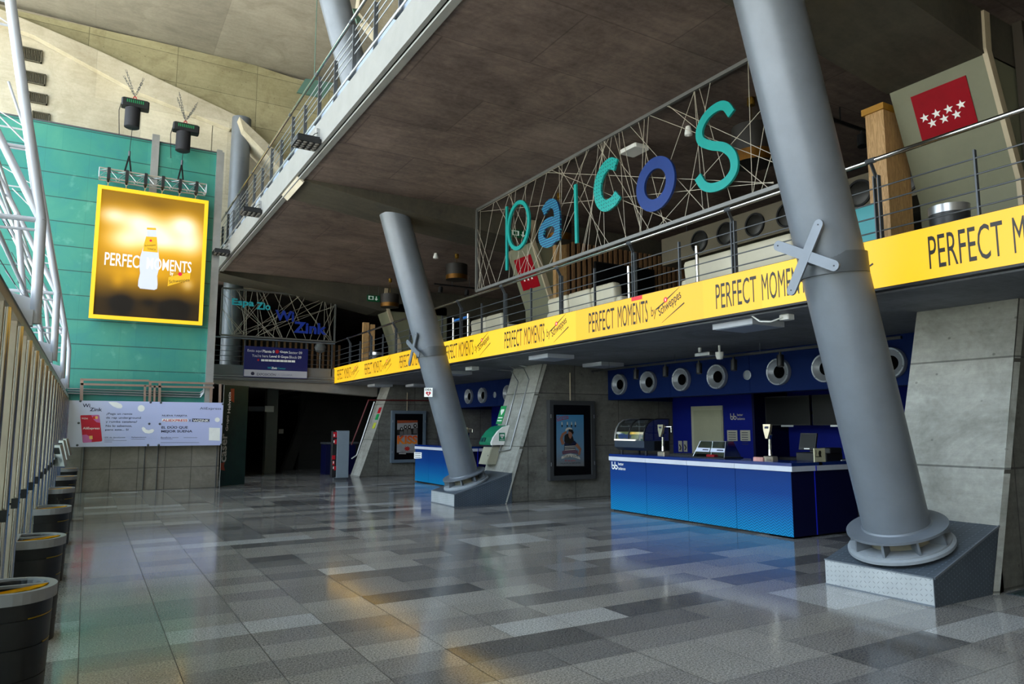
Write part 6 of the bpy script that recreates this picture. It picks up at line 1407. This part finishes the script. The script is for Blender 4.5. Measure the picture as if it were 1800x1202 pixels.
# ================================================================== LEFT SIDE: bins and glazed facade
bagy = M('yellow_bin_bag', '#e8b80c', 0.45, 0, 0.25); bagb = M('black_bin_bag', '#15151a', 0.3)
binb = M('bin_black', '#17181b', 0.42, 0.1); binr = M('bin_grey_rim', '#8e8f93', 0.4, 0.1)
def make_bin():
    t = thing('litter_bin', 'x', 'bin', (0, 0, 0), 'litter bins along the glass front')
    def dsh(wx, wy, n=18):
        # flat back at -x, rounded towards +x
        P = [(-wx, wy), (-wx, -wy)]
        for i in range(n+1): th = -math.pi/2+math.pi*i/n; P.append((-wx*0.35+(1.35*wx)*math.cos(th)**0.9 if math.cos(th) > 0 else -wx*0.35, wy*math.sin(th)))
        return P
    def loft(secs, m, closed=True):
        n = len(secs[0][0]); vs = []; fs = []
        for P, z in secs: vs += [(x, y, z) for x, y in P]
        for k in range(len(secs)-1):
            for i in range(n): j = (i+1) % n; fs.append((k*n+i, k*n+j, (k+1)*n+j, (k+1)*n+i))
        if closed: fs += [tuple(range(n-1, -1, -1)), tuple(range((len(secs)-1)*n, len(secs)*n))]
        m.add(vs, fs)
    H = 0.76; zs = [0.0]
    for g in (0.16, 0.32, 0.48, 0.62): zs += [g-0.006, g-0.005, g+0.005, g+0.006]
    zs += [H-0.055]
    secs = []
    for i, z in enumerate(zs):
        k = 0.82+0.13*z/H; gr = 0.965 if (i > 0 and i < len(zs)-1 and (i-1) % 4 in (1, 2)) else 1.0
        secs.append((dsh(0.165*k*gr, 0.235*k*gr), z))
    m = MB(); loft(secs, m); m.build('body', binb, t, True)
    m = MB(); n = 12
    o, i_ = dsh(0.172, 0.245), dsh(0.135, 0.205); N = len(o); vs = [(x, y, H-0.06) for x, y in o]+[(x, y, H) for x, y in o]+[(x, y, H) for x, y in i_]+[(x, y, H-0.04) for x, y in i_]; fs = []
    for k in range(3):
        for a_ in range(N): b_ = (a_+1) % N; fs.append((k*N+a_, k*N+b_, (k+1)*N+b_, (k+1)*N+a_))
    m.add(vs, fs); m.box(-0.135, 0.13, -0.012, 0.012, H-0.012, H+0.002); m.build('rim', binr, t)
    m = MB(); r = random.Random(3); vs = []; ff = []
    P = dsh(0.134, 0.204)
    half = [p for p in P if p[1] <= -0.012]; half = [(-0.134, -0.012)]+half+[(0.12, -0.012)] if False else half
    half = sorted(half, key=lambda p: math.atan2(p[1]+0.1, p[0]))
    for k in range(3):
        vs += [(x*(1-0.08*k)+r.uniform(-0.006, 0.006), -0.1+(y+0.1)*(1-0.12*k)+r.uniform(-0.006, 0.006), H+0.003-0.010*k+r.uniform(-0.005, 0.005)) for x, y in half]
    n = len(half)
    for k in range(2):
        for a_ in range(n): b_ = (a_+1) % n; ff.append((k*n+a_, k*n+b_, (k+1)*n+b_, (k+1)*n+a_))
    ff.append(tuple(range(2*n, 3*n))); m.add(vs, ff); m.build('yellow_bag', bagy, t)
    m = MB(); half = sorted([p for p in P if p[1] >= 0.012], key=lambda p: math.atan2(p[1]-0.1, p[0])); n = len(half); vs = []; ff = []
    for k in range(3): vs += [(x*(1-0.08*k)+r.uniform(-0.005, 0.005), 0.1+(y-0.1)*(1-0.12*k), H-0.01-0.03*k+r.uniform(-0.008, 0.004)) for x, y in half]
    for k in range(2):
        for a_ in range(n): b_ = (a_+1) % n; ff.append((k*n+a_, k*n+b_, (k+1)*n+b_, (k+1)*n+a_))
    ff.append(tuple(range(2*n, 3*n))); m.add(vs, ff); m.build('black_bag', bagb, t)
    m = MB()
    for z, y0_, y1_ in ((0.62, -0.19, 0.05), (0.48, -0.12, 0.0)):
        P = [p for p in dsh(0.165*(0.82+0.13*z/H), 0.235*(0.82+0.13*z/H)) if p[0] > -0.02]
        for a_, b_ in zip(P, P[1:]):
            if y0_ < a_[1] < y1_: m.bar((a_[0]*0.99, a_[1]*0.99, z), (b_[0]*0.99, b_[1]*0.99, z), 0.004, 0.006)
    m.build('gold_line', M('gold_reflective_line', '#a8861e', 0.3, 0.6), t)
    return t
bin0 = make_bin()
bl = ['nearest black litter bin, cut by the left edge of the picture', 'second black litter bin from the camera with a yellow bag', 'third black litter bin from the camera along the glass front', 'fourth black litter bin from the camera along the glass front', 'fifth black litter bin from the camera along the glass front', 'farthest black litter bin, by the stone base']
for i, y in enumerate((4.72, 6.70, 9.1, 11.8, 14.6, 17.3)):
    o = bin0 if i == 0 else copy_tree(bin0); o.location = (-0.255, y, 0); o['label'] = bl[i]

FX = -0.42
# glazed doors: mullions, rails, panes
T = thing('window_1', 'x', 'x', (FX, 8, 0)); del T['label'], T['category']; T['kind'] = 'structure'
y = 1.2; i = 0
while y < 20.2:
    m = MB(); m.box(FX-0.045, FX+0.0, y-0.035, y+0.035, 0, 2.27); mu = m.build('mullion', bronze, T); m = MB(); m.box(FX-0.16, FX-0.045, y-0.03, y+0.03, 0, 2.27); m.build('mullion_fin', finglass, mu)
    m = MB(); m.tube((FX+0.012, y, 0.1), (FX+0.012, y, 2.24), 0.024, 14); m.build('pull_bar', chrome, mu, True)
    m = MB(); m.tube((FX-0.03, y-0.08, 1.05), (FX+0.03, y+0.05, 1.05), 0.008, 8); m.box(FX-0.01, FX+0.03, y-0.09, y-0.05, 1.02, 1.09); m.build('latch', blackm, mu)
    m = MB(); m.box(FX-0.12, FX-0.07, y+0.37, y+0.42, 0, 2.27); m.build('stile', steel, T)
    m = MB(); m.box(FX-0.101, FX-0.095, y+0.03, y+0.83, 0.06, 2.25); m.build('pane', glass_mat('door_glass', '#dfe8e4', 0.05, 0.85, 0.3), T)
    m = MB(); m.box(FX-0.12, FX-0.07, y+0.03, y+0.83, 0, 0.08); m.build('bottom_rail', steel_d, T)
    y += 0.86; i += 1
m = MB(); m.box(FX-0.18, FX+0.01, 0.5, GY, 2.27, 2.33); struct('trim_15', m, bronze)
m = MB(); m.box(FX-0.2, FX-0.16, 0.5, GY, 2.33, 2.62); m.prism([(FX-0.16, 0.5, 2.33), (FX+0.02, 0.5, 2.33), (FX-0.1, 0.5, 2.52), (FX-0.16, 0.5, 2.52)], (0, GY-0.5, 0)); struct('trim_16', m, M('green_tinted_fascia', '#3c665c', 0.15, 0.5))
# upper glazing leaning outwards with its own frame
m = MB()
U = [(FX-0.18, 2.66), (-4.35, 3.0), (-4.4, 13.98)]
for (xa_, za_), (xb_, zb_) in zip(U, U[1:]): m.add([(xa_, -9, za_), (xb_, -9, zb_), (xb_, GY+4, zb_), (xa_, GY+4, za_)], [(0, 1, 2, 3)])
struct('window_2', m, glass_mat('facade_glass', '#f0f6f4', 0.08, 0.96))
m = MB(); m.add([(FX-0.18, -9, 0), (FX-0.18, 0.5, 0), (FX-0.18, 0.5, 2.6), (FX-0.18, -9, 2.6)], [(0, 1, 2, 3)]); struct('window_3', m, glass_mat('facade_glass'))
m = MB()
for k in range(16):
    y_ = -8+k*2.1
    for (xa_, za_), (xb_, zb_) in zip(U, U[1:]): m.bar((xa_-0.03, y_, za_), (xb_-0.03, y_, zb_), 0.05, 0.08, (0, 1, 0))
for k in range(9):
    z_ = 3.4+k*1.25; x_ = -4.36; m.bar((x_-0.03, -9, z_), (x_-0.03, GY+4, z_), 0.05, 0.05)
struct('trim_17', m, steel)
# white steel trusses
wt = M('white_grey_truss_paint', '#b3b5ba', 0.35, 0.15)
LEAN = {6.48: 0.182}
for _y, _k in ((10.03, (100.6, 517)), (13.59, (114, 576)), (17.0, (121.5, 611))):
    _t = at(31, 85, 'Y', _y); LEAN[_y] = (-0.40-_t.x)/(_t.z-3.19)
Ts = [6.48, 10.03, 13.59, 17.0]
lbls = ['thick looking bent tubular facade truss crossing the left edge', 'bent tubular facade truss, second from the left edge', 'bent tubular facade truss, third from the left edge', 'bent tubular facade truss nearest to the green wall']
for i, y in enumerate(Ts):
    t = thing('facade_truss', lbls[i], 'truss', (FX, y, 2.3), 'white facade trusses')
    kx, kz = -0.40, 3.19; r = 0.038
    A = V((-0.385, y, 2.38)); K = V((kx, y, kz)); top = V((kx-LEAN[y]*(8.2-kz), y, 8.2)); top2 = V((kx-LEAN[y]*(12.5-kz), y, 12.5))
    m = MB(); m.tube(A, K, r, 16); m.tube(K, top, r, 16); m.tube(top, top2, r, 16); m.build('inner_chord', wt, t, True)
    o1 = V((-0.98, y, 4.35)); o3 = V((-3.1, y, 8.6)); o4 = V((-4.1, y, 12.5))
    m = MB(); m.tube(K, o1, r*0.8, 12); m.tube(o1, o3, r*0.8, 12); m.tube(o3, o4, r*0.8, 12); m.tube(V((-0.66, y, 2.62)), V((-0.86, y, 4.1)), r*0.9, 12); m.build('outer_chord', wt, t, True)
    m = MB(); m.tube(K, V((-1.9, y, kz-0.02)), r*0.55, 10); m.tube(K+V((0, 0, -0.08)), V((-1.0, y, kz-0.1)), r*0.3, 8)
    for z in (3.75, 4.9, 6.4):
        f = (z-kz)/(8.2-kz); a_ = K.lerp(top, f); g = (z-4.35)/(8.6-4.35); b_ = o1.lerp(o3, max(0, g)) if z > 4.35 else K.lerp(o1, (z-kz)/(4.35-kz)); m.tube(a_, b_, r*0.4, 8); m.tube(a_, b_+V((0, 0, 0.5)), r*0.25, 8)
    m.each('strut', wt, t)
    m = MB(); m.prism([(FX-0.16, y-0.006, 2.3), (FX+0.06, y-0.006, 2.42), (FX+0.05, y-0.006, 2.56), (FX-0.16, y-0.006, 2.62)], (0, 0.012, 0)); m.box(FX-0.1, FX+0.02, y-0.05, y+0.05, 2.36, 2.48); m.build('foot_plate', M('white_bracket', '#c9cbd0', 0.4), t)
    m = MB()
    for dz in (0.2, 0.55, 1.0, 1.6):
        m.tube((FX-0.25-dz*0.25, y-0.2, 2.9+dz), (FX-0.5-dz*0.25, y+0.5, 3.3+dz), 0.006, 5); m.tube((FX-0.25-dz*0.25, y+0.4, 2.9+dz), (FX-0.5-dz*0.25, y-0.3, 3.3+dz), 0.006, 5)
    m.build('tie_rod', steel_d, t)
for z_, x_ in ((3.19, -0.72), (4.3, -1.0), (5.2, -1.25)):
    m = MB(); m.tube((x_, 1.0, z_), (x_, GY-0.05, z_), 0.02, 10); o = struct('trim_18', m, wt)
# ticket readers on the mullions
for i, (x, y) in enumerate(((101, 800), (107, 790), (113, 785))):
    P = at(x, y, 'X', -0.36); t = thing('ticket_reader', ('tilted steel ticket reader on the glass front, nearest of three', 'tilted steel ticket reader on the glass front, middle of three', 'tilted steel ticket reader on the glass front, farthest of three')[i], 'ticket reader', tuple(P), 'ticket readers')
    pf = Pl(P, (0.7, -0.7, 0), (-0.25, -0.1, 1)); m = MB(); m.rect(pf, -0.09, 0.09, -0.18, 0.16, 0.05, -0.05); m.build('casing', alu, t); m = MB(); m.rect(pf, -0.06, 0.06, 0.02, 0.12, 0.003, 0.001); m.build('screen', M('off_screen', '#17171a'), t); m = MB(); m.bar(P+V((-0.02, 0, -0.05)), (FX, P.y+0.02, P.z-0.05), 0.03, 0.03); m.build('arm', steel_d, t)
# floor drain
P = at(1788, 1043, 'Z', 0); t = thing('floor_grate', 'small dark metal floor grate at the right edge', 'grate', (P.x, P.y, 0)); m = MB(); m.box(P.x-0.12, P.x+0.5, P.y-0.35, P.y+0.05, 0.0, 0.006); m.build('frame', steel_d, t); m = MB()
for k in range(8): m.box(P.x-0.1, P.x+0.48, P.y-0.33+k*0.045, P.y-0.305+k*0.045, 0.006, 0.01)
m.build('bars', M('grate_green_steel', '#3c5450', 0.4, 0.4), t)
